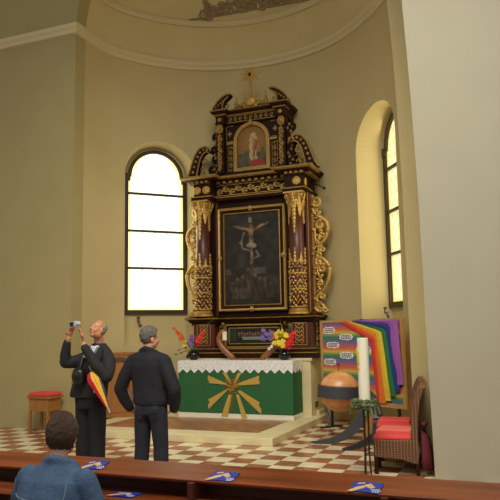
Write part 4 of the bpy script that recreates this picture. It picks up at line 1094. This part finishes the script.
# ------------------------------------------------------------------ small wall brackets on the window sills
def bracket(p, label):
    x, y, z = p; m = MB()
    m.tube([(x, y, z+.10), (x-.01, y-.02, z+.04), (x+.03, y-.03, z), (x+.07, y-.03, z-.05), (x+.04, y-.02, z-.09)], .013, 6).lathe([(.0, 0), (.03, .005), (.034, .03), (.028, .03), (.0, .02)], (x, y, z+.095), 10).tube([(x-.02, y-.01, z+.02), (x+.06, y-.03, z+.03)], .010, 6).ell((x+.04, y-.01, z-.03), (.022, .02, .03), 6, 5).tube([(x+.04, y, z-.05), (x+.02, y+.16, z-.07)], .010, 6)
    tag(m.build('wall_bracket', M['steel'], None, loc=p), label, 'bracket', 'iron brackets below the windows')
bracket((-7.45, 12.06, 1.93), 'small iron bracket on the sill below the left window, above the standing man')
bracket((-6.50, 12.62, 1.93), 'small iron bracket below the left window, close to the retable')
bracket((-2.26, 12.02, 1.97), 'small iron bracket below the right window, above the rainbow board')

# ------------------------------------------------------------------ pews
pw = empty('pew', (-2.0, 3.9, 0), 'long dark brown pew front with sloping book ledge across the foreground', 'pew')
PA, PB = -6.5, 1.6
m = MB().rings([[(x, 4.00, .852), (x, 3.985, .83), (x, 3.765, .780), (x, 3.755, .800)] for x in (PA, PB)]); m.build('book_ledge', M['pew'], pw, bevel=.006)
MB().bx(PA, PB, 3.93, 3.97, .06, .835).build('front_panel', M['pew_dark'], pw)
m = MB().rings([[(x, 3.93, .655), (x, 3.93, .68), (x, 3.56, .697), (x, 3.55, .67)] for x in (PA, PB)]); m.build('lower_shelf', M['pew'], pw, bevel=.004)
for x in (-5.4, -4.2, -3.05, -1.93, -.75, .45):
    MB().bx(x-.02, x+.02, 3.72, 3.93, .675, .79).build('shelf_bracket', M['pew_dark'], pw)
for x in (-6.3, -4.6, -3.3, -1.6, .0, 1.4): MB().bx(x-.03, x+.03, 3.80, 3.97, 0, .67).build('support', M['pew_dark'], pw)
be = empty('pew_bench', (-2.3, 3.1, 0), 'wooden pew bench under the person in the denim jacket', 'pew')
MB().bx(-6.5, 1.6, 2.92, 3.32, .40, .44).build('seat', M['pew'], be, bevel=.006)
MB().bx(-6.5, 1.6, 2.86, 2.90, .06, .70).build('backrest', M['pew'], be, bevel=.006)
for x in (-6.4, -3.4, -1.0, 1.5): MB().bx(x-.03, x+.03, 2.88, 3.26, 0, .41).build('support', M['pew_dark'], be)
def ledge_z(y): return .800 + (y-3.755)/.245*.052
def booklet(x0, y0, rz, label, w=.20, d=.15, zf=None, extra=0):
    zf = zf or ledge_z; sl = (zf(y0+.1)-zf(y0))/.1
    def L(a, b, h): 
        x = x0 + a*math.cos(rz) - b*math.sin(rz); y = y0 + a*math.sin(rz) + b*math.cos(rz); return (x, y, zf(y)+.0015+h)
    def quad(m, pts, h0, h1): return m.rings([[L(a, b, h) for a, b in pts] for h in (h0, h1)])
    o = quad(MB(), [(-w/2, -d/2), (w/2, -d/2), (w/2, d/2), (-w/2, d/2)], 0, .006).build('booklet', M['blue_print'], None, loc=(x0, y0, zf(y0)))
    m = MB()   # printed picture: pale hand-like shape reaching in from the lower left
    quad(m, [(-.095, -.072), (-.065, -.074), (-.005, -.01), (-.02, .012), (-.055, -.012)], .006, .0068)
    for k in range(4): quad(m, [(-.022+.012*k, .012-.008*k), (-.008+.012*k, .000-.006*k), (.020+.010*k, .035-.012*k), (.012+.010*k, .045-.012*k)], .006, .0068)
    quad(m, [(-.06, .02), (-.02, .035), (-.02, .05), (-.06, .038)], .006, .0068)
    m.build('picture', M['beige_print'], o)
    m = MB()
    for k, (a, b) in enumerate(((.03, .085), (.04, .088), (.045, .08))):
        t = a
        while t < b: quad(m, [(t, -.03-.016*k), (t+.010, -.03-.016*k), (t+.010, -.022-.016*k), (t, -.022-.016*k)], .006, .0068); t += .014
    m.build('writing', M['white_print'], o)
    return tag(o, label, 'booklet', 'blue booklets on the pew')
booklet(-1.755, 3.83, -.05, 'blue booklet with a pale picture at the middle of the pew ledge', .165, .125)
booklet(-.865, 3.82, -.06, 'blue booklet with a pale picture on the pew ledge near the candle stand', .165, .125)
booklet(-2.72, 3.86, .10, 'blue booklet on the pew ledge beside the denim jacket', .155, .13)
booklet(-2.38, 3.70, .05, 'blue booklet on the shelf below the pew ledge, right of the denim sleeve', .17, .14, zf=lambda y: .698-(y-3.56)*.046)

# ------------------------------------------------------------------ people
def head_frame(c, fdir, up=(0, 0, 1)):
    F = Vector(fdir).normalized(); U = Vector(up); U = (U - F*U.dot(F)).normalized(); Sd = F.cross(U)
    mm = Matrix((Sd, F, U)).transposed(); c = Vector(c)
    return mm, (lambda x, y, z: c + mm @ Vector((x, y, z)))
def head_skin(m, mm, H, k=1.0):
    for c, r_ in (((0, -.012, .03), (.075, .095, .093)), ((0, .022, -.03), (.063, .068, .082)), ((0, .05, -.093), (.032, .03, .026)), ((0, .075, .022), (.048, .020, .013)),
                  ((.034, .055, -.03), (.028, .03, .028)), ((-.034, .055, -.03), (.028, .03, .028)), ((.079, -.008, -.012), (.011, .024, .034)), ((-.079, -.008, -.012), (.011, .024, .034)), ((0, .078, -.062), (.026, .016, .018)), ((.045, .0, -.065), (.025, .05, .04)), ((-.045, .0, -.065), (.025, .05, .04))):
        m.ell(H(*[q*k for q in c]), [q*k for q in r_], 16, 10, mm)
    m.cap(H(0, .085*k, .01*k), .009*k, H(0, .108*k, -.028*k), .014*k)
def head_bits(root, mm, H):
    m = MB()
    for s in (-1, 1): m.ell(H(s*.031, .083, .002), (.013, .009, .008), 8, 6, mm)
    m.build('eyes', M['eye'], root)
    m = MB()
    for s in (-1, 1): m.ell(H(s*.031, .091, .001), (.005, .003, .005), 6, 4, mm)
    m.build('pupils', M['black'], root)
    MB().ell(H(0, .091, -.062), (.022, .006, .006), 10, 6, mm).build('mouth', M['lip'], root)
def hair(root, mt, mm, H, keep, r_=(.087, .106, .104), c=(0, -.016, .036), amp=.006, seed=3):
    q = random.Random(seed); e = MB(); n, k = 44, 30; rs = []
    e.ell((0, 0, 0), (1, 1, 1), n, k); m = MB(); ok = []
    loc = []
    for v in e.v:
        a = 1 + amp/.09*(q.random()-.4); L = (c[0]+v[0]*r_[0]*a, c[1]+v[1]*r_[1]*a, c[2]+v[2]*r_[2]*a); loc.append(L)
    m.v = [tuple(H(*L)) for L in loc]
    for f_ in e.f:
        ctr = [sum(loc[i][d] for i in f_)/len(f_) for d in range(3)]
        if keep(*ctr): m.f.append(f_)
    used = sorted({i for f_ in m.f for i in f_}); mp = {i: j for j, i in enumerate(used)}
    m.v = [m.v[i] for i in used]; m.f = [tuple(mp[i] for i in f_) for f_ in m.f]
    return m.build('hair', mt, root, solid=.014, smooth=True)
def hand(m, w, d, palm_n, curl=.3, s=1.0, thumb=1):
    """palm + five fingers; w wrist, d direction of the fingers, palm_n palm normal"""
    w = Vector(w); d = Vector(d).normalized(); pn = Vector(palm_n); pn = (pn - d*pn.dot(d)).normalized(); sd = d.cross(pn)
    mm = Matrix((sd, pn, d)).transposed()
    m.ell(w + d*.05*s, (.042*s, .018*s, .055*s), 12, 8, mm)
    for i, L in enumerate((.072, .082, .076, .060)):
        b = w + d*.085*s + sd*(.030-.020*i)*s*thumb; p1 = b + (d*math.cos(curl)+pn*math.sin(curl))*L*.45*s; p2 = p1 + (d*math.cos(curl*2.2)+pn*math.sin(curl*2.2))*L*.32*s; p3 = p2 + (d*math.cos(curl*3.2)+pn*math.sin(curl*3.2))*L*.25*s
        m.chain([(b - d*.03*s, .010*s), (p1, .0092*s), (p2, .0085*s), (p3, .0075*s)], 8)
    b = w + d*.03*s + sd*.032*s*thumb; p1 = b + (d*.6+sd*thumb*.7+pn*.2).normalized()*.035*s; p2 = p1 + (d*.85+sd*thumb*.25+pn*.4).normalized()*.03*s
    m.chain([(b - sd*.015*thumb*s, .013*s), (p1, .011*s), (p2, .009*s)], 8)

# --- man in the dark jacket, seen from behind
bx_, by_ = -4.055, 6.80
def p(x, y, z): return (bx_+x, by_+y, z)
man = empty('person', p(.02, 0, 0), 'grey-haired person in dark jacket and jeans standing with back turned', 'person')
mm, H = head_frame(p(.015, .01, 1.640), (.62, .75, .02))
b = MB(); head_skin(b, mm, H)
b.chain([(p(0, -.02, 1.42), .065), (p(0, -.005, 1.60), .058)])
b.loft([(bx_, by_, .90, .15, .10), (bx_, by_, 1.1, .15, .10), (bx_, by_, 1.35, .17, .10), (bx_, by_, 1.46, .10, .07)])
for s in (-1, 1):
    b.chain([(p(s*.19, 0, 1.42), .05), (p(s*.34, -.03, 1.13), .04), (p(s*.27, .10, .90), .032)]); 
    hand(b, p(s*.27, .10, .90), (-s*.35, .25, -.9), (-s*.9, .1, .3), .25, 1.0, s)
    b.chain([(p(.03+s*.09, 0, .90), .08), (p(.03+s*.11, .01, .50), .055), (p(.03+s*.13, 0, .08), .04), (p(.03+s*.14, .12, .05), .035)])
b.build('body', M['skin2'], man, remesh=.009, smooth_it=1, smooth=True)
head_bits(man, mm, H)
hair(man, M['hair_grey'], mm, H, lambda x, y, z: (y < .045 or z > .085) and not (z < .0 and y > -.01) and z > -.075 and not (abs(x) > .06 and -.05 < z < .02 and -.035 < y), r_=(.088, .108, .106), amp=.012)
j = MB()
j.loft([(bx_+.03, by_, .885, .215, .150), (bx_+.03, by_, .93, .225, .155), (bx_+.02, by_, 1.05, .215, .15), (bx_+.01, by_, 1.20, .235, .15), (bx_, by_-.005, 1.33, .255, .15), (bx_, by_-.01, 1.42, .235, .125), (bx_, by_-.01, 1.475, .155, .095), (bx_, by_-.01, 1.515, .085, .075)], 28)
for s in (-1, 1):
    j.chain([(p(s*.10, -.01, 1.41), .09), (p(s*.20, -.01, 1.37), .095), (p(s*.30, -.04, 1.20), .082), (p(s*.36, -.045, 1.06), .076), (p(s*.34, .01, .94), .068), (p(s*.30, .06, .84), .058)], 16)
j.chain([(p(-.07, -.05, 1.50), .035), (p(0, -.075, 1.525), .035), (p(.07, -.05, 1.50), .035)])   # collar roll
j.build('jacket', M['navy'], man, remesh=.012, smooth_it=2, smooth=True)
t = MB(); t.loft([(bx_+.03, by_, .98, .19, .13), (bx_+.03, by_, .88, .20, .14), (bx_+.03, by_, .78, .205, .14)], 24)
for s in (-1, 1):
    t.chain([(p(.03+s*.10, -.005, .80), .105), (p(.03+s*.112, .0, .60), .098), (p(.03+s*.122, .012, .42), .088), (p(.03+s*.132, .0, .20), .086), (p(.03+s*.136, 0, .08), .086)], 16)
    t.cap(p(.03+s*.085, -.06, .84), .085, p(.03+s*.09, -.05, .76), .085)
t.build('trousers', M['jeans'], man, remesh=.012, smooth_it=2, smooth=True)
for s in (-1, 1):
    MB().loft([(bx_+.03+s*.13, by_+.06, .0, .05, .14), (bx_+.03+s*.13, by_+.06, .05, .05, .14), (bx_+.03+s*.13, by_+.03, .09, .045, .09), (bx_+.03+s*.13, by_, .12, .04, .05)]).build('shoe', M['leather'], man, smooth=True)
g = MB().tube([p(.10+.02, -.145, .81), p(.17, -.135, .81), p(.17, -.13, .72), p(.14, -.135, .70), p(.11, -.14, .72), p(.12, -.145, .81)], .004, 5)
g.build('pocket_seam', M['jeans'], man)

# --- photographer with raised camera
ph = empty('person', (-4.95, 7.0, 0), 'balding person in black jacket raising a silver camera overhead', 'person')
mm, H = head_frame((-4.895, 6.97, 1.757), (-.22, -.93, .42))
b = MB(); head_skin(b, mm, H)
b.chain([((-4.91, 7.03, 1.48), .062), ((-4.90, 7.0, 1.69), .058)])
b.loft([(-5.0, 7.0, .92, .15, .10), (-4.97, 7.0, 1.2, .16, .10), (-4.93, 7.02, 1.38, .16, .08), (-4.92, 7.03, 1.48, .09, .06)])
b.chain([((-5.06, 7.03, 1.42), .05), ((-5.29, 6.88, 1.36), .04), ((-5.205, 6.80, 1.655), .032)])
hand(b, (-5.20, 6.80, 1.67), (.34, .0, 1), (.9, -.35, 0), .40, 1.0, -1)
b.chain([((-4.78, 7.01, 1.41), .045), ((-4.62, 6.78, 1.20), .04), ((-4.84, 6.66, 1.50), .034), ((-4.87, 6.66, 1.58), .032)])
hand(b, (-4.885, 6.67, 1.615), (-.32, .12, .94), (-.75, -.6, .1), .16, 1.08, 1)
for s in (-1, 1):
    b.chain([((-5.0+s*.09, 7.0, .95), .08), ((-5.0+s*.09, 7.0, .5), .055), ((-5.0+s*.09, 7.0, .08), .04), ((-5.02+s*.10, 6.90, .05), .035)])
b.build('body', M['skin'], ph, remesh=.009, smooth_it=1, smooth=True)
head_bits(ph, mm, H)
hair(ph, M['hair_pale'], mm, H, lambda x, y, z: y < .0 and -.06 < z < .075 and not (abs(x) > .06 and y > -.035 and z < .02), r_=(.083, .104, .102), amp=.006, seed=5)
j = MB()
j.loft([(-5.03, 6.99, .93, .255, .165), (-5.03, 6.99, .98, .255, .165), (-5.0, 7.0, 1.15, .24, .16), (-4.96, 7.01, 1.30, .24, .15), (-4.925, 7.02, 1.43, .235, .125), (-4.91, 7.03, 1.50, .17, .095), (-4.90, 7.015, 1.59, .085, .075)], 28)
j.chain([((-5.05, 7.03, 1.42), .09), ((-5.14, 7.0, 1.39), .085), ((-5.22, 6.93, 1.36), .078), ((-5.29, 6.87, 1.36), .076), ((-5.275, 6.84, 1.46), .066), ((-5.23, 6.81, 1.60), .050)], 16)
j.chain([((-4.80, 7.01, 1.42), .09), ((-4.73, 6.98, 1.37), .09), ((-4.66, 6.87, 1.27), .082), ((-4.625, 6.78, 1.20), .078), ((-4.73, 6.71, 1.34), .070), ((-4.85, 6.66, 1.54), .052)], 16)
jk = j.build('jacket', M['charcoal'], ph, remesh=.012, smooth_it=2, smooth=True)
MB().rings([[(-4.95, 6.905, 1.545), (-4.86, 6.905, 1.545), (-4.91, 6.865, 1.40)], [(-4.96, 6.98, 1.55), (-4.85, 6.98, 1.55), (-4.91, 6.93, 1.40)]]).build('shirt_front', M['shirt'], ph)
MB().tube([(-4.98, 6.99, 1.545), (-4.945, 6.93, 1.55), (-4.915, 6.905, 1.535)], .016, 6).tube([(-4.84, 6.99, 1.545), (-4.875, 6.93, 1.55), (-4.915, 6.905, 1.535)], .016, 6).build('shirt_collar', M['shirt'], ph)
for sgn in (-1, 1):
    a = -4.92 + sgn*.12
    MB().tube([(a, 7.0, 1.515), (a, 6.92, 1.48), (a, 6.885, 1.40), (a-.02, 6.865, 1.30)], .018, 6, flat=.4).build('strap', M['leather'], ph)
for x, z in ((-4.985, 1.435), (-4.865, 1.435)): MB().box((x, 6.855, z), (.04, .02, .028)).build('buckle', M['shirt'], ph)
MB().tube([(-4.955, 6.87, 1.49), (-4.94, 6.855, 1.44), (-4.92, 6.85, 1.37)], .010, 6).build('lanyard', M['wheat'], ph)
t = MB(); t.loft([(-5.02, 7.0, 1.02, .20, .15), (-5.01, 7.0, .90, .205, .15), (-5.0, 7.0, .80, .205, .15)], 24)
for s in (-1, 1):
    t.chain([((-5.0+s*.095, 7.0, .82), .115), ((-5.0+s*.10, 7.0, .50), .102), ((-5.0+s*.10, 7.0, .25), .098), ((-5.0+s*.10, 7.0, .07), .096)], 16)
t.build('trousers', M['trouser'], ph, remesh=.012, smooth_it=2, smooth=True)
for s in (-1, 1):
    MB().loft([(-5.02+s*.11, 6.93, .0, .05, .14), (-5.02+s*.11, 6.93, .05, .05, .14), (-5.01+s*.11, 6.96, .09, .045, .09), (-5.0+s*.10, 7.0, .12, .04, .05)]).build('shoe', M['leather'], ph, smooth=True)
MB().box((-4.85, 6.855, 1.03), (.02, .01, .07)).build('zip_pull', M['silver'], ph)
# what he carries
rz_ = R(-12); rotc = Matrix.Rotation(rz_, 3, 'Z') @ Matrix.Rotation(R(-6), 3, 'Y')
CC = Vector((-5.115, 6.78, 1.83))
cam_o = MB().box(CC, (.11, .045, .07), rot=rotc).build('camera', M['silver'], None, loc=CC, bevel=.010)
tag(cam_o, 'small silver compact camera held up by the photographer', 'camera')
m = MB(); rs = []
for d, r_ in ((0, .026), (.045, .026), (.045, .022), (.07, .022)): rs.append([CC + rotc @ Vector((.01 + r_*math.cos(2*PI*i/14), d, r_*math.sin(2*PI*i/14))) for i in range(14)])
m.rings(rs).build('lens', M['silver'], cam_o)
MB().box(CC + Vector((-.01, -.027, .0)), (.06, .004, .05), rot=rotc).build('screen', M['glass_dark'], cam_o)
MB().box(CC + Vector((.075, -.005, .012)), (.05, .035, .04), rot=rotc).build('grip', M['shirt'], cam_o, bevel=.006)
BX, BYY, BZ_ = -5.02, 6.77, 1.11
m = MB().loft([(BX, BYY, BZ_, .065, .05), (BX, BYY, BZ_+.04, .085, .06), (BX, BYY, BZ_+.13, .085, .06), (BX, BYY, BZ_+.18, .06, .045)], 16)
bag = m.build('camera_bag', M['leather'], None, loc=(BX, BYY, BZ_), smooth=True)
tag(bag, 'black camera bag hanging at the belly of the photographer', 'bag')
MB().tube([(BX, 6.78, 1.27), (-5.035, 6.84, 1.36), (-5.04, 6.865, 1.42), (-5.03, 6.92, 1.48), (-5.0, 6.98, 1.52)], .012, 6).build('strap', M['leather'], bag)
MB().ell((BX-.01, BYY-.06, BZ_+.09), (.05, .02, .05), 12, 8).build('bag_front', M['black'], bag)
# folded umbrella under his arm
U0, U1 = Vector((-4.80, 6.74, 1.24)), Vector((-4.52, 6.70, .79)); ax_ = (U1-U0).normalized(); sx_ = Vector((-ax_.z, 0, ax_.x)).normalized(); sy_ = ax_.cross(sx_)
GS = -1
um = empty('umbrella', U1, 'folded red, yellow and slate umbrella held under the photographer\'s arm', 'umbrella')
front = math.degrees(math.atan2(Vector((.55, -.83, .05)).dot(sy_), Vector((.55, -.83, .05)).dot(sx_)))   # the red and yellow panels lie outermost, away from the body
for nm, a0, a1, mt in (('slate_gore', 35, 80, 'u_blue'), ('yellow_gore', -18, 35, 'u_yellow'), ('red_gore', -100, -18, 'u_red'), ('slate_gore', 80, 260, 'u_blue')):
    m = MB(); rs = []
    for i in range(9):
        t_ = i/8; rr = (.045+.05*min(1, t_*6)) * (1-t_) + .012
        rs.append([U0.lerp(U1, t_*.9) + (sx_*math.cos(R(front+GS*a)) + sy_*math.sin(R(front+GS*a)))*rr*(1+.08*math.sin(a*.16)) for a in [a0+(a1-a0)*q/8 for q in range(9)]] + [U0.lerp(U1, t_*.9)])
    m.rings(rs).build(nm, M[mt], um)
MB().tube([U0 - ax_*.10, U1], [.008, .008], 6).build('shaft', M['silver'], um)
MB().tube([U0.lerp(U1, .88), U1], [.012, .007], 8).build('tip', M['silver'], um)

# --- person in a denim jacket in the front pew
bo_ = empty('person', (-2.565, 3.30, 0), 'brown-haired person in blue denim jacket sitting in the front pew', 'person')
mm, H = head_frame((-2.600, 3.36, 1.095), (-.35, .90, -.10))
b = MB(); head_skin(b, mm, H, .95)
b.chain([((-2.585, 3.27, .86), .058), ((-2.585, 3.31, 1.02), .054)])
b.loft([(-2.595, 3.20, .45, .15, .11), (-2.595, 3.20, .7, .15, .10), (-2.585, 3.24, .86, .16, .09), (-2.585, 3.27, .92, .09, .07)])
for s in (-1, 1):
    b.chain([((-2.585+s*.18, 3.25, .84), .05), ((-2.585+s*.25, 3.27, .58), .04), ((-2.585+s*.14, 3.46, .52), .032)])
    hand(b, (-2.585+s*.14, 3.46, .52), (-s*.4, .9, -.12), (0, 0, -1), .3, .95, -s)
    b.chain([((-2.595+s*.09, 3.20, .50), .075), ((-2.595+s*.11, 3.58, .50), .055), ((-2.595+s*.11, 3.58, .08), .04), ((-2.595+s*.11, 3.68, .05), .035)])
b.build('body', M['skin2'], bo_, remesh=.009, smooth_it=1, smooth=True)
head_bits(bo_, mm, H)
hair(bo_, M['hair_brown'], mm, H, lambda x, y, z: (y < .055 or z > .08) and not (z < -.0 and y > .012) and z > -.10 and not (abs(x) > .06 and -.055 < z < .015 and -.035 < y), r_=(.087, .108, .116), c=(0, -.018, .022), amp=.010, seed=9)
j = MB(); j.loft([(.045-2.595, 3.19, 0.450, .20, .15), (.045-2.595, 3.18, 0.650, .205, .15), (.045-2.595, 3.20, 0.790, .225, .145), (.045-2.585, 3.22, 0.880, .22, .12), (.045-2.585, 3.245, 0.935, .15, .09), (.045-2.585, 3.26, 0.980, .085, .075)], 28)
for s in (-1, 1):
    j.chain([((.045-2.585+s*.19, 3.23, 0.870), .078), ((.045-2.585+s*.25, 3.24, 0.750), .070), ((.045-2.585+s*.265, 3.27, 0.630), .062), ((.045-2.585+s*.17, 3.42, 0.530), .048)], 16)
j.chain([((.045-2.655, 3.23, 0.975), .028), ((.045-2.585, 3.20, 0.990), .030), ((.045-2.515, 3.23, 0.975), .028)])
dj = j.build('jacket', M['denim'], bo_, remesh=.011, smooth_it=2, smooth=True)
m = MB()
dg = bpy.context.evaluated_depsgraph_get(); dg.update()
def on_back(x, z):
    L = Vector((x, 2.5, z)) - world_loc(dj); hit, loc_, nrm, i_ = dj.ray_cast(L, Vector((0, 1, 0)))
    return (loc_ + world_loc(dj) + Vector((0, -.001, 0))) if hit else None
def seam(pts):
    q = [on_back(*a) for a in pts]; q = [a for a in q if a is not None]
    if len(q) > 1: m.tube(q, .004, 5)
seam([(-2.755 + .034*i, .80 - .010*math.sin(i/10*PI)) for i in range(11)])
seam([(-2.675 - .004*i, .79-.03*i) for i in range(10)]); seam([(-2.495 + .004*i, .79-.03*i) for i in range(10)])
seam([(-2.395 + .006*math.sin(i), .88-.03*i) for i in range(7)]); seam([(-2.785, .88-.03*i) for i in range(7)])
m.build('seams', M['denim_seam'], bo_)
t = MB(); t.loft([(-2.595, 3.19, .52, .18, .14), (-2.595, 3.19, .44, .18, .14)], 20)
for s in (-1, 1): t.chain([((-2.595+s*.09, 3.22, .525), .082), ((-2.595+s*.11, 3.57, .51), .068), ((-2.595+s*.11, 3.58, .10), .06)], 14)
t.build('trousers', M['jeans'], bo_, remesh=.014, smooth_it=1, smooth=True)
for s in (-1, 1): MB().loft([(-2.595+s*.11, 3.64, 0, .045, .12), (-2.595+s*.11, 3.64, .05, .045, .12), (-2.595+s*.11, 3.60, .09, .04, .07)]).build('shoe', M['leather'], bo_, smooth=True)

# ------------------------------------------------------------------ light: day outside, nave windows behind the viewer, added fill overhead
w = bpy.data.worlds.new('world'); SC.world = w; w.use_nodes = True
bg = w.node_tree.nodes['Background']; bg.inputs['Color'].default_value = (1.0, .95, .84, 1); bg.inputs['Strength'].default_value = .29
def area(name, loc, target, sx, sy, power, col, spread=180):
    l = bpy.data.lights.new(name, 'AREA'); l.shape = 'RECTANGLE'; l.size = sx; l.size_y = sy; l.energy = power; l.color = col; l.spread = R(spread)
    o = bpy.data.objects.new(name, l); COL.objects.link(o); o.location = loc
    o.rotation_euler = (Vector(target)-Vector(loc)).to_track_quat('-Z', 'Y').to_euler(); return o
area('nave_window_light', (5.5, -2.0, 5.5), (-4, 10, 1.0), 5, 6, 100, (1, .96, .88))
area('nave_window_light', (-13.5, 0.0, 5.5), (-4, 11, 1.5), 5, 6, 40, (1, .96, .88))
area('overhead_fill_light', (-1.2, 2.2, 9.0), (-3.6, 8.8, 0), 6, 3.0, 310, (1, .97, .88), 95)  # lamp added above the nave to brighten floor and altar, no window known there
area('window_daylight', WP(WIN[1], 0, 3.24, 3.6), WP(WIN[1], 0, 0, 2.6), 1.1, 2.8, 20, (1, .94, .72))
area('window_daylight', WP(WIN[2], 0, 3.40, 3.85), WP(WIN[2], 0, 0, 3.75), 1.15, 3.5, 26, (1, .90, .58))
vs = SC.view_settings; SC.display_settings.display_device = 'sRGB'
vs.view_transform = 'Standard'; vs.look = 'None'; vs.exposure = 0; vs.gamma = 1; vs.use_curve_mapping = False
